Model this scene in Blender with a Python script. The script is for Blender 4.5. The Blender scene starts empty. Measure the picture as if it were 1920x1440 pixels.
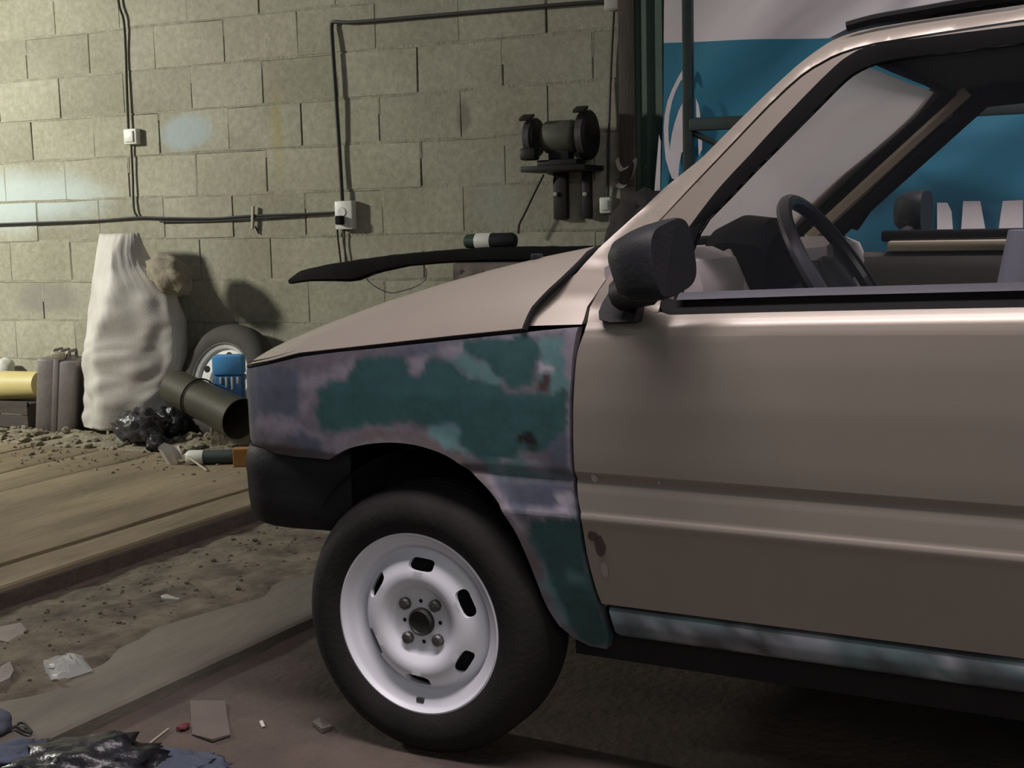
import bpy, bmesh, math, random
import numpy as np
from mathutils import Vector, Matrix, noise
from mathutils.geometry import delaunay_2d_cdt
random.seed(7)
SC = bpy.context.scene
COL = SC.collection

# ------------------------------------------------------------------ camera
# world: x to the right along the block wall, y into the wall, z up. 1 unit = 1 m
F = 2376.0; H = 1.04
PIT, ROL, YAW = (math.radians(v) for v in (7.29, 1.38, 24.10))
FW = np.array([-math.sin(YAW)*math.cos(PIT), math.cos(YAW)*math.cos(PIT), -math.sin(PIT)])
_r = np.array([math.cos(YAW), math.sin(YAW), 0.0]); _u = np.cross(_r, FW)
RT = _r*math.cos(ROL) - _u*math.sin(ROL); UP = _r*math.sin(ROL) + _u*math.cos(ROL)
cam = bpy.data.cameras.new('camera'); cam.sensor_width = 36.0; cam.lens = 36.0*F/1920.0
cam.clip_start = 0.02
co = bpy.data.objects.new('camera', cam); COL.objects.link(co)
m = Matrix.Identity(4)
for i in range(3):
    m[i][0] = RT[i]; m[i][1] = UP[i]; m[i][2] = -FW[i]
m.translation = (0, 0, H); co.matrix_world = m
SC.camera = co

# ------------------------------------------------------------------ light
SC.view_settings.view_transform = 'Standard'; SC.view_settings.look = 'None'
SC.view_settings.gamma = 1.0; SC.view_settings.use_curve_mapping = False
SC.view_settings.exposure = 0.0
wd = bpy.data.worlds.new('world'); SC.world = wd; wd.use_nodes = True
bg = wd.node_tree.nodes['Background']
bg.inputs[0].default_value = (0.80, 0.86, 1.0, 1); bg.inputs[1].default_value = 0.10

def area(name, loc, target, size, power, color, sy=None):
    l = bpy.data.lights.new(name, 'AREA'); l.energy = power; l.color = color
    l.shape = 'RECTANGLE' if sy else 'DISK'; l.size = size
    if sy: l.size_y = sy
    o = bpy.data.objects.new(name, l); COL.objects.link(o); o.location = loc
    o.rotation_euler = (Vector(target)-Vector(loc)).to_track_quat('-Z', 'Y').to_euler()
    return o
# hanging work lamp near the left end of the block wall, a strip lamp over the car, an added fill over the banner, daylight from the gate behind
area('work_lamp_light', (-6.1, 2.8, 2.15), (-4.2, 4.9, 0.6), 0.35, 122, (1.0, 0.98, 0.88))
CL = area('ceiling_strip_and_fill', (-0.7, 1.5, 2.9), (-0.7, 1.75, 0), 2.2, 27, (1.0, 0.89, 0.91), 0.5); CL.data.spread = math.radians(105)
BANNER_FILL = area('ceiling_strip_and_fill', (0.7, 3.3, 2.95), (0.6, 3.9, 0), 1.8, 30, (1.0, 0.92, 0.93), 0.5); BANNER_FILL.data.spread = math.radians(110)  # unseen fill light added to brighten the banner
area('gate_daylight', (2.6, -2.2, 2.2), (-0.2, 2.2, 0.6), 2.2, 34, (1.0, 0.97, 0.88), 1.6)

# ------------------------------------------------------------------ pixel -> place
def ray(px, py): return FW + RT*(px-960)/F - UP*(py-720)/F
def G(px, py, z=0.0):
    d = ray(px, py); t = (z-H)/d[2]; return Vector((d[0]*t, d[1]*t, z))
D = 4.937
def WL(px, py, y=D):
    d = ray(px, py); t = y/d[1]; return Vector((d[0]*t, y, d[2]*t+H))
CG = math.radians(3.9)
CA = np.array([math.cos(CG), -math.sin(CG), 0]); CN = np.array([math.sin(CG), math.cos(CG), 0])
_c = ray(780, 1170); _c = _c/np.linalg.norm(_c)*2.52
CO = np.array([_c[0], _c[1], -H])
def CP(px, py, y=0.0):
    """photo pixel -> (x, z) on the plane y of the car's own frame (x rearward, y to its far side, z up)"""
    d = ray(px, py); t = (y + CO@CN)/(d@CN); q = d*t - CO; return float(q@CA), float(q[2])

# ------------------------------------------------------------------ materials
MATS = {}
def nt(name):
    m = bpy.data.materials.new(name); m.use_nodes = True
    t = m.node_tree; b = t.nodes['Principled BSDF']; return m, t, b
def mat(name, c, rough=0.6, metal=0.0, var=0.12, scale=8.0, bump=0.0, bscale=60.0, coat=0.0, c2=None, detail=6, stretch=None, spec=0.5):
    if name in MATS: return MATS[name]
    m, t, b = nt(name); N = t.nodes; L = t.links
    tc = N.new('ShaderNodeTexCoord'); src = tc.outputs['Object']
    if stretch:
        mp = N.new('ShaderNodeMapping'); mp.inputs['Scale'].default_value = stretch
        L.new(src, mp.inputs[0]); src = mp.outputs[0]
    n = N.new('ShaderNodeTexNoise'); n.inputs['Scale'].default_value = scale; n.inputs['Detail'].default_value = detail
    n.inputs['Roughness'].default_value = 0.65
    L.new(src, n.inputs['Vector'])
    r = N.new('ShaderNodeValToRGB'); e = r.color_ramp.elements
    e[0].position = 0.3; e[1].position = 0.7
    lo = c2 if c2 else tuple(v*(1-var) for v in c); hi = c if c2 else tuple(min(1, v*(1+var)) for v in c)
    e[0].color = (*lo, 1); e[1].color = (*hi, 1)
    L.new(n.outputs['Fac'], r.inputs[0]); L.new(r.outputs[0], b.inputs['Base Color'])
    b.inputs['Roughness'].default_value = rough; b.inputs['Metallic'].default_value = metal
    b.inputs['Coat Weight'].default_value = coat; b.inputs['Coat Roughness'].default_value = 0.2
    b.inputs['Specular IOR Level'].default_value = spec
    if bump:
        n2 = N.new('ShaderNodeTexNoise'); n2.inputs['Scale'].default_value = bscale; n2.inputs['Detail'].default_value = 5
        L.new(src, n2.inputs['Vector'])
        bp = N.new('ShaderNodeBump'); bp.inputs['Strength'].default_value = bump; bp.inputs['Distance'].default_value = 0.01
        L.new(n2.outputs['Fac'], bp.inputs['Height']); L.new(bp.outputs[0], b.inputs['Normal'])
    MATS[name] = m; return m
def glassy(name, clear, tint=(1, 1, 1), dust=(0.5, 0.5, 0.5), rough=0.1):
    """clear = share of light that passes straight through; the rest is dust film"""
    if name in MATS: return MATS[name]
    m, t, b = nt(name); N = t.nodes; L = t.links; N.remove(b)
    out = N['Material Output']
    tr = N.new('ShaderNodeBsdfTransparent'); tr.inputs[0].default_value = (*tint, 1)
    gl = N.new('ShaderNodeBsdfGlossy'); gl.inputs['Roughness'].default_value = rough
    df = N.new('ShaderNodeBsdfDiffuse'); df.inputs[0].default_value = (*dust, 1)
    tl = N.new('ShaderNodeBsdfTranslucent'); tl.inputs[0].default_value = (*dust, 1)
    a1 = N.new('ShaderNodeMixShader'); a1.inputs[0].default_value = 0.5
    L.new(df.outputs[0], a1.inputs[1]); L.new(tl.outputs[0], a1.inputs[2])
    ns = N.new('ShaderNodeTexNoise'); ns.inputs['Scale'].default_value = 3.0; ns.inputs['Detail'].default_value = 4
    tc = N.new('ShaderNodeTexCoord'); L.new(tc.outputs['Object'], ns.inputs['Vector'])
    mr = N.new('ShaderNodeMapRange'); mr.inputs[1].default_value = 0.3; mr.inputs[2].default_value = 0.7
    dl = min(0.08, 0.5*(1-clear)); mr.inputs[3].default_value = 1-clear-dl; mr.inputs[4].default_value = 1-clear+dl
    L.new(ns.outputs['Fac'], mr.inputs[0])
    a2 = N.new('ShaderNodeMixShader'); L.new(mr.outputs[0], a2.inputs[0])
    L.new(tr.outputs[0], a2.inputs[1]); L.new(a1.outputs[0], a2.inputs[2])
    lw = N.new('ShaderNodeLayerWeight'); lw.inputs[0].default_value = 0.5
    pw = N.new('ShaderNodeMath'); pw.operation = 'POWER'; L.new(lw.outputs['Facing'], pw.inputs[0]); pw.inputs[1].default_value = 4.0
    fr = N.new('ShaderNodeMath'); fr.operation = 'MULTIPLY_ADD'; L.new(pw.outputs[0], fr.inputs[0]); fr.inputs[1].default_value = 0.55; fr.inputs[2].default_value = 0.04
    a3 = N.new('ShaderNodeMixShader'); L.new(fr.outputs[0], a3.inputs[0])
    L.new(a2.outputs[0], a3.inputs[1]); L.new(gl.outputs[0], a3.inputs[2])
    L.new(a3.outputs[0], out.inputs[0]); MATS[name] = m; return m

# ------------------------------------------------------------------ mesh builder
class MB:
    def __init__(s): s.v = []; s.f = []
    def add(s, v, f):
        o = len(s.v); s.v += [tuple(p) for p in v]; s.f += [tuple(i+o for i in q) for q in f]; return s
    def box(s, c, d, rot=None, bev=0.0):
        bm = bmesh.new(); bmesh.ops.create_cube(bm, size=1.0)
        for v in bm.verts: v.co = Vector((v.co.x*d[0], v.co.y*d[1], v.co.z*d[2]))
        if bev: bmesh.ops.bevel(bm, geom=bm.edges[:], offset=bev, segments=2, affect='EDGES', profile=0.5)
        M = rot.to_matrix() if rot is not None and hasattr(rot, 'to_matrix') else (rot if rot is not None else Matrix.Identity(3))
        bm.verts.ensure_lookup_table()
        s.add([M@v.co + Vector(c) for v in bm.verts], [[v.index for v in f.verts] for f in bm.faces]); bm.free(); return s
    def tube(s, pts, r, n=8, cap=True):
        pts = [Vector(p) for p in pts]; k = len(pts)
        rs = r if isinstance(r, (list, tuple)) else [r]*k
        o = len(s.v); up = None
        for i, p in enumerate(pts):
            t = (pts[min(i+1, k-1)] - pts[max(i-1, 0)]).normalized()
            if up is None:
                up = Vector((0, 0, 1)) if abs(t.z) < 0.9 else Vector((1, 0, 0))
            a = t.cross(up).normalized(); b = a.cross(t).normalized(); up = b
            for j in range(n):
                w = 2*math.pi*j/n; s.v.append(tuple(p + (a*math.cos(w) + b*math.sin(w))*rs[i]))
        for i in range(k-1):
            for j in range(n):
                s.f.append((o+i*n+j, o+i*n+(j+1) % n, o+(i+1)*n+(j+1) % n, o+(i+1)*n+j))
        if cap: s.f.append(tuple(o+j for j in range(n))[::-1]); s.f.append(tuple(o+(k-1)*n+j for j in range(n)))
        return s
    def lathe(s, prof, n=48, closed=False, M=None):
        """profile (radius, height) turned about +z, then moved by M"""
        M = M or Matrix.Identity(4); o = len(s.v); k = len(prof)
        for r, h in prof:
            for j in range(n):
                w = 2*math.pi*j/n; s.v.append(tuple(M@Vector((r*math.cos(w), r*math.sin(w), h))))
        for i in range(k if closed else k-1):
            i2 = (i+1) % k
            for j in range(n):
                s.f.append((o+i*n+j, o+i*n+(j+1) % n, o+i2*n+(j+1) % n, o+i2*n+j))
        if not closed:
            if prof[0][0] > 1e-6: s.f.append(tuple(o+j for j in range(n))[::-1])
            if prof[-1][0] > 1e-6: s.f.append(tuple(o+(k-1)*n+j for j in range(n)))
        return s
    def grid(s, P, close_u=False):
        """P[i][j] -> quads"""
        o = len(s.v); k = len(P); n = len(P[0])
        for row in P: s.v += [tuple(p) for p in row]
        for i in range(k-1):
            for j in range(n if close_u else n-1):
                s.f.append((o+i*n+j, o+i*n+(j+1) % n, o+(i+1)*n+(j+1) % n, o+(i+1)*n+j))
        return s
    def prism(s, poly, h, M=None):
        M = M or Matrix.Identity(4); n = len(poly)
        v = [M@Vector((x, y, 0)) for x, y in poly] + [M@Vector((x, y, h)) for x, y in poly]
        f = [tuple(range(n))[::-1], tuple(range(n, 2*n))] + [(i, (i+1) % n, n+(i+1) % n, n+i) for i in range(n)]
        return s.add(v, f)
    def build(s, name, material, parent=None, smooth=True, angle=35):
        me = bpy.data.meshes.new(name); me.from_pydata(s.v, [], s.f); me.validate()
        bm = bmesh.new(); bm.from_mesh(me); bmesh.ops.recalc_face_normals(bm, faces=bm.faces); bm.to_mesh(me); bm.free()
        if smooth:
            me.polygons.foreach_set('use_smooth', [True]*len(me.polygons)); me.set_sharp_from_angle(angle=math.radians(angle))
        me.materials.append(material)
        o = bpy.data.objects.new(name, me); COL.objects.link(o)
        if parent: o.parent = parent
        return o
def tag(o, label, cat, group=None):
    o['label'] = label; o['category'] = cat
    if group: o['group'] = group
    return o
def struct(o, label=None):
    o['kind'] = 'structure'
    if label: o['label'] = label
    return o
def empty(name, loc=(0, 0, 0), rz=0.0, parent=None):
    o = bpy.data.objects.new(name, None); COL.objects.link(o); o.location = loc; o.rotation_euler = (0, 0, rz)
    o.empty_display_size = 0.05
    if parent: o.parent = parent
    return o
def place(o, loc, rot=(0, 0, 0)):
    o.location = loc; o.rotation_euler = rot; return o
def nz(x, y=0.0, z=0.0, s=1.0): return noise.noise(Vector((x*s, y*s, z*s)))

# ================================================================== SETTING
def block_material():
    m, t, b = nt('concrete_block'); N = t.nodes; L = t.links
    geo = N.new('ShaderNodeNewGeometry'); oi = N.new('ShaderNodeObjectInfo')
    n1 = N.new('ShaderNodeTexNoise'); n1.inputs['Scale'].default_value = 2.2; n1.inputs['Detail'].default_value = 5
    n2 = N.new('ShaderNodeTexNoise'); n2.inputs['Scale'].default_value = 34; n2.inputs['Detail'].default_value = 6; n2.inputs['Roughness'].default_value = 0.7
    for n in (n1, n2): L.new(geo.outputs['Position'], n.inputs['Vector'])
    r = N.new('ShaderNodeValToRGB'); e = r.color_ramp.elements
    e[0].position = 0.32; e[0].color = (0.285, 0.275, 0.205, 1); e[1].position = 0.68; e[1].color = (0.375, 0.365, 0.285, 1)
    L.new(n1.outputs['Fac'], r.inputs[0])
    def mixc(a, bcol, fac, mode='MIX'):
        x = N.new('ShaderNodeMix'); x.data_type = 'RGBA'; x.blend_type = mode
        if hasattr(fac, 'links'): L.new(fac, x.inputs[0])
        else: x.inputs[0].default_value = fac
        L.new(a, x.inputs[6])
        if hasattr(bcol, 'links'): L.new(bcol, x.inputs[7])
        else: x.inputs[7].default_value = (*bcol, 1)
        return x.outputs[2]
    ov = N.new('ShaderNodeMapRange'); ov.inputs[3].default_value = 0.90; ov.inputs[4].default_value = 1.08; L.new(oi.outputs['Random'], ov.inputs[0])
    gv = N.new('ShaderNodeMapRange'); gv.inputs[1].default_value = 0.3; gv.inputs[2].default_value = 0.7; gv.inputs[3].default_value = 0.8; gv.inputs[4].default_value = 1.15
    L.new(n2.outputs['Fac'], gv.inputs[0])
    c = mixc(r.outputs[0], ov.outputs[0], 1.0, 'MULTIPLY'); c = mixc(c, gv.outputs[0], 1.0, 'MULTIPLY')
    # colour patches on the wall, old paint and stains among them (world x, z centre and half size)
    def patch(c, cen, half, col, strength, soft=0.5, ns=5.0):
        sep = N.new('ShaderNodeVectorMath'); sep.operation = 'SUBTRACT'; L.new(geo.outputs['Position'], sep.inputs[0]); sep.inputs[1].default_value = (cen[0], D, cen[1])
        sc = N.new('ShaderNodeVectorMath'); sc.operation = 'MULTIPLY'; sc.inputs[1].default_value = (1/half[0], 0, 1/half[1]); L.new(sep.outputs[0], sc.inputs[0])
        ln = N.new('ShaderNodeVectorMath'); ln.operation = 'LENGTH'; L.new(sc.outputs[0], ln.inputs[0])
        n = N.new('ShaderNodeTexNoise'); n.inputs['Scale'].default_value = ns; n.inputs['Detail'].default_value = 4; L.new(geo.outputs['Position'], n.inputs['Vector'])
        ad = N.new('ShaderNodeMath'); ad.operation = 'MULTIPLY_ADD'; L.new(n.outputs['Fac'], ad.inputs[0]); ad.inputs[1].default_value = 0.9; L.new(ln.outputs['Value'], ad.inputs[2])
        mr = N.new('ShaderNodeMapRange'); mr.inputs[1].default_value = 1.45-soft; mr.inputs[2].default_value = 1.45; mr.inputs[3].default_value = strength; mr.inputs[4].default_value = 0
        mr.interpolation_type = 'SMOOTHSTEP'
        L.new(ad.outputs[0], mr.inputs[0]); return mixc(c, col, mr.outputs[0])
    p = WL(345, 245); c = patch(c, (p.x, p.z), (0.17, 0.10), (0.36, 0.42, 0.43), 0.85, 0.5)
    p = WL(520, 240); c = patch(c, (p.x, p.z), (0.05, 0.34), (0.36, 0.29, 0.10), 0.45, 0.8)
    p = WL(60, 375); c = patch(c, (p.x, p.z), (0.62, 0.20), (0.50, 0.60, 0.60), 0.72, 0.7, 3)  # broad pale bluish patch near the left end
    p = WL(870, 215); c = patch(c, (p.x, p.z), (0.05, 0.11), (0.12, 0.105, 0.085), 0.55, 0.6)
    p = WL(100, 560); c = patch(c, (p.x, p.z), (0.28, 0.10), (0.22, 0.21, 0.19), 0.6, 0.6)
    p = WL(930, 370); c = patch(c, (p.x, p.z), (0.13, 0.22), (0.34, 0.35, 0.32), 0.45, 0.8)
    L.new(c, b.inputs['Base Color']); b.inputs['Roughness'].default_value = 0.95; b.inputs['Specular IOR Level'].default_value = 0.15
    bp = N.new('ShaderNodeBump'); bp.inputs['Strength'].default_value = 0.35; bp.inputs['Distance'].default_value = 0.008
    L.new(n2.outputs['Fac'], bp.inputs['Height']); L.new(bp.outputs[0], b.inputs['Normal'])
    return m
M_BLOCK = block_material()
M_MORTAR = mat('grey_mortar', (0.29, 0.28, 0.215), 0.95, var=0.25, scale=14, bump=0.5, bscale=70, spec=0.1)
M_JOINT = mat('dark_joint_mortar', (0.045, 0.042, 0.036), 1.0, var=0.2, spec=0.05)

def make_wall():
    x_lo, x_hi = -7.4, 1.9
    back = MB().box(((x_lo+x_hi)/2, D+0.13, 1.4), (x_hi-x_lo, 0.2, 2.8)).build('wall_back', M_JOINT, smooth=False)
    struct(back, 'hollow concrete block wall with open vertical joints at the back of the garage')
    # three slightly chipped block shapes that share their meshes
    metas = []
    for k in range(4):
        bm = bmesh.new(); bmesh.ops.create_cube(bm, size=1.0)
        for v in bm.verts: v.co = Vector((v.co.x*0.3950, v.co.y*0.06, v.co.z*0.192))
        bmesh.ops.bevel(bm, geom=bm.edges[:], offset=0.0018, segments=1, affect='EDGES')
        rnd = random.Random(k)
        for v in bm.verts:
            v.co += Vector((rnd.uniform(-1, 1)*0.0016, rnd.uniform(-1, 1)*0.001, rnd.uniform(-1, 1)*0.0018))
        me = bpy.data.meshes.new('block'); bm.to_mesh(me); bm.free(); me.materials.append(M_BLOCK); metas.append(me)
    x0 = -4.817
    rnd = random.Random(3)
    for r in range(0, 14):                     # course r lies between z = 0.2 r and 0.2 r + 0.2
        off = 0.2 if (9-r) % 2 else 0.0
        for i in range(-7, 10):
            xc = x0 + off + 0.4*i + 0.2
            if xc < -7.25 or xc > -1.25: continue
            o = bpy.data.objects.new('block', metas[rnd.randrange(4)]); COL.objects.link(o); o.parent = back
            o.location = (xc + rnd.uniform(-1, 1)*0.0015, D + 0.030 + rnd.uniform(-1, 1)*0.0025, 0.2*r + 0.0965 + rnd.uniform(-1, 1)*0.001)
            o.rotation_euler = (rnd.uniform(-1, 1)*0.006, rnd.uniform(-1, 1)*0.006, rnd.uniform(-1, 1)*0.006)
        mm = MB(); P = []                       # bed joint, nearly flush, smeared
        for j in range(0, 151):
            x = -7.35 + j*0.0415
            P.append([(x, D+0.0012+0.004*nz(x*5, r*3.1), 0.2*r-0.0075+0.003*nz(x*5, r, 1)), (x, D+0.0006+0.004*nz(x*5, r*2.7, 4), 0.2*r+0.0065+0.003*nz(x*6, r, 9)), (x, D+0.03, 0.2*r+0.006), (x, D+0.03, 0.2*r-0.005)])
        mm.grid(P, close_u=True)
        for i in range(-7, 10):                 # upright joints are only partly filled
            xj = x0 + off + 0.4*i; k = rnd.choice((0, 0, 0.2, 0.4, 0.55, 1.0))*0.19
            if -7.25 < xj < -1.3 and k > 0: mm.box((xj, D+0.0015+0.013, 0.2*r+0.197-k/2), (0.009, 0.026, k))
        mm.build('mortar_course', M_MORTAR, back)['kind'] = 'stuff'
    # rest of the wall behind the banner, one plain rendered stretch
    MB().box((0.33, D+0.018, 1.4), (3.05, 0.03, 2.78)).build('rendered_strip', M_MORTAR, back, smooth=False)
    return back
WALL = make_wall()

# ---- floors
M_FLOOR = mat('oil_stained_earth_floor', (0.125, 0.095, 0.078), 0.85, scale=3.2, c2=(0.060, 0.048, 0.043), bump=0.5, bscale=42, detail=9, spec=0.25)
M_SLAB = mat('dirty_concrete_slab', (0.19, 0.16, 0.115), 0.9, scale=9, c2=(0.052, 0.042, 0.033), bump=0.7, bscale=30, detail=10, spec=0.2)
M_STRIP = mat('worn_floor_board', (0.185, 0.168, 0.130), 0.8, scale=6, c2=(0.115, 0.105, 0.085), bump=0.25, bscale=50, detail=8, stretch=(1, 0.3, 1), spec=0.25)
M_PLANK = mat('dusty_plank', (0.29, 0.235, 0.15), 0.85, scale=5, c2=(0.145, 0.115, 0.075), bump=0.35, bscale=40, detail=9, stretch=(1.0, 0.25, 1), spec=0.2)
M_PLANKSHADE = mat('shaded_plank_edge', (0.075, 0.055, 0.046), 0.9, var=0.3, scale=9, bump=0.4)  # shade on the boards' outer face, put into a dark brown colour
M_STEEL_RUST = mat('rusty_angle_iron', (0.16, 0.115, 0.105), 0.55, metal=0.4, var=0.3, scale=15, bump=0.3)
def grid_floor(name, x0, x1, y0, y1, z, mtl, step=0.04, amp=0.004, sc=5.0, skew=0.0):
    nx = max(2, int((x1-x0)/step)); ny = max(2, int((y1-y0)/step)); P = []
    for i in range(nx+1):
        P.append([])
        for j in range(ny+1):
            x = x0+(x1-x0)*i/nx; y = y0+(y1-y0)*j/ny
            P[-1].append((x+skew*(y-2.5), y, z + amp*nz(x, y, 0, sc) + amp*0.5*nz(x, y, 5, sc*4)))
    return MB().grid(P).build(name, mtl, angle=60)
SK = 0.056                                         # boards run almost square to the wall
fl = grid_floor('floor', -2.0, 3.2, -0.8, 5.0, 0.0, M_FLOOR, 0.05, 0.003); struct(fl, 'dark brown oil stained floor under the car')
MB().box((-2.0, 2.0, -0.06), (11, 7, 0.1)).build('subfloor', M_FLOOR, fl, smooth=False)
# raised strip and trodden dirt to the left of the car
def edge_x(y): return -1.833 + 0.082*(y-2.3)
P = []
for j in range(0, 90):
    y = -0.3 + j*0.06; xe = edge_x(y)+0.004*nz(y*4)
    row = [(xe, y, -0.02), (xe, y, 0.026), (xe-0.008, y, 0.032)]
    for k in range(1, 9): x = xe-0.008-0.32*k/8; row.append((x, y, 0.032+0.0025*nz(x*7, y*5)))
    P.append(row)
st = MB().grid(P).build('floor_board_strip', M_STRIP, angle=50); struct(st, 'pale worn board strip with a straight edge along the darker floor')
P = []
for j in range(0, 150):
    y = -0.3 + j*0.036; xe = edge_x(y)-0.23+0.09*nz(y*2.2, 3)+0.05*nz(y*7, 8); x0 = -2.75+SK*(y-2.5); row = []
    for k in range(0, 41):
        x = x0+(xe-x0)*k/40; e = math.sin(math.pi*k/40)
        row.append((x, y, (0.037 if k < 39 else 0.029)*min(1, k/24)+0.004*(1-k/40) + (0.010*nz(x*9, y*7)+0.007*nz(x*25, y*21, 3))*min(1, 2.2*e)))
    P.append(row)
dr = MB().grid(P).build('floor_dirt', M_SLAB, angle=70); struct(dr, 'trodden dirt between the raised boards and the pale strip')

boards = empty('floor_planks'); struct(boards, 'raised platform of dusty boards in front of the block wall')
bx = [-2.707, -2.872, -2.905, -3.765, -3.785, -4.08, -4.10, -4.47, -4.49, -5.05, -5.07, -5.65, -5.67, -6.3]
rnd = random.Random(11)
for i in range(0, len(bx), 2):
    a_, b_ = bx[i], bx[i+1]; P = []; y0, y1 = 1.2, 4.62 + rnd.uniform(-0.1, 0.05); zz = 0.070 + rnd.uniform(-0.004, 0.003)
    if i == 0: zz = 0.070
    if i == 2: zz = 0.076
    n = 34
    for j in range(n+1):
        y = y0+(y1-y0)*j/n; s = SK*(y-2.55); w = 0.003*nz(y*3, i)
        xs = [b_ + (a_-b_)*q for q in (0, 0.04, 0.35, 0.65, 0.96, 1.0)]
        row = [(xs[0]+s+w, y, zz-0.05)]+[(x+s+w, y, zz + (0 if 0 < q < 5 else -0.006) + 0.004*nz(x*4, y*3, i)) for q, x in enumerate(xs)]+[(xs[5]+s+w, y, zz-0.05)]
        P.append(row)
    mb = MB().grid(P)
    k = len(P[0])
    mb.f.append(tuple(range(k))); mb.f.append(tuple(range(n*k, n*k+k))[::-1])
    mb.build('plank', M_PLANK, boards, angle=40)
e1 = MB()
for j in range(1): e1.box((-2.690, 2.9, 0.026), (0.02, 3.4, 0.052), rot=Matrix.Rotation(-SK, 3, 'Z'))
e1.build('edge_shade_strip', M_PLANKSHADE, boards, smooth=False).location = (-0.012+SK*0.35, 0, 0)  # strip added over the board edge to carry its painted shade
e2 = MB().box((-2.660, 2.9, 0.006), (0.035, 3.4, 0.012), rot=Matrix.Rotation(-SK, 3, 'Z'))
e2.build('angle_iron', M_STEEL_RUST, boards, smooth=False).location = (SK*0.35-0.004, 0, 0)

# ---- post, green gate panel, banner and steel rack at the right end of the wall
M_POST = mat('dark_brown_post', (0.060, 0.048, 0.040), 0.85, var=0.3, scale=10, bump=0.4, stretch=(4, 4, 0.5))
M_GREEN = mat('dark_green_paint', (0.026, 0.058, 0.040), 0.7, var=0.25, scale=6)
M_RACK = mat('dark_green_steel', (0.022, 0.034, 0.032), 0.5, metal=0.2, var=0.25, scale=12)
p0 = WL(1166, 60, D-0.05); p1 = WL(1184, 60, D-0.05)
pb = MB().box(((p0.x+p1.x)/2+0.004, D-0.035, 1.35), (p1.x-p0.x+0.03, 0.07, 2.7), bev=0.006)
struct(pb.build('trim_1', M_POST), 'dark brown wooden post beside the green panel')
p2 = WL(1183, 60, D-0.06); p3 = WL(1275, 60, D-0.06)
gp = MB()
n = 14; P = []
for i in range(n+1):
    x = p2.x + (p3.x+0.25-p2.x)*i/n
    P.append([(x, D-0.065+(0.012 if i % 2 else 0), z) for z in np.linspace(0.02, 2.7, 12)])
door_g = gp.grid(P).build('door_1', M_GREEN, angle=20); struct(door_g, 'dark green ribbed metal gate panel behind the banner edge')

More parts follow.
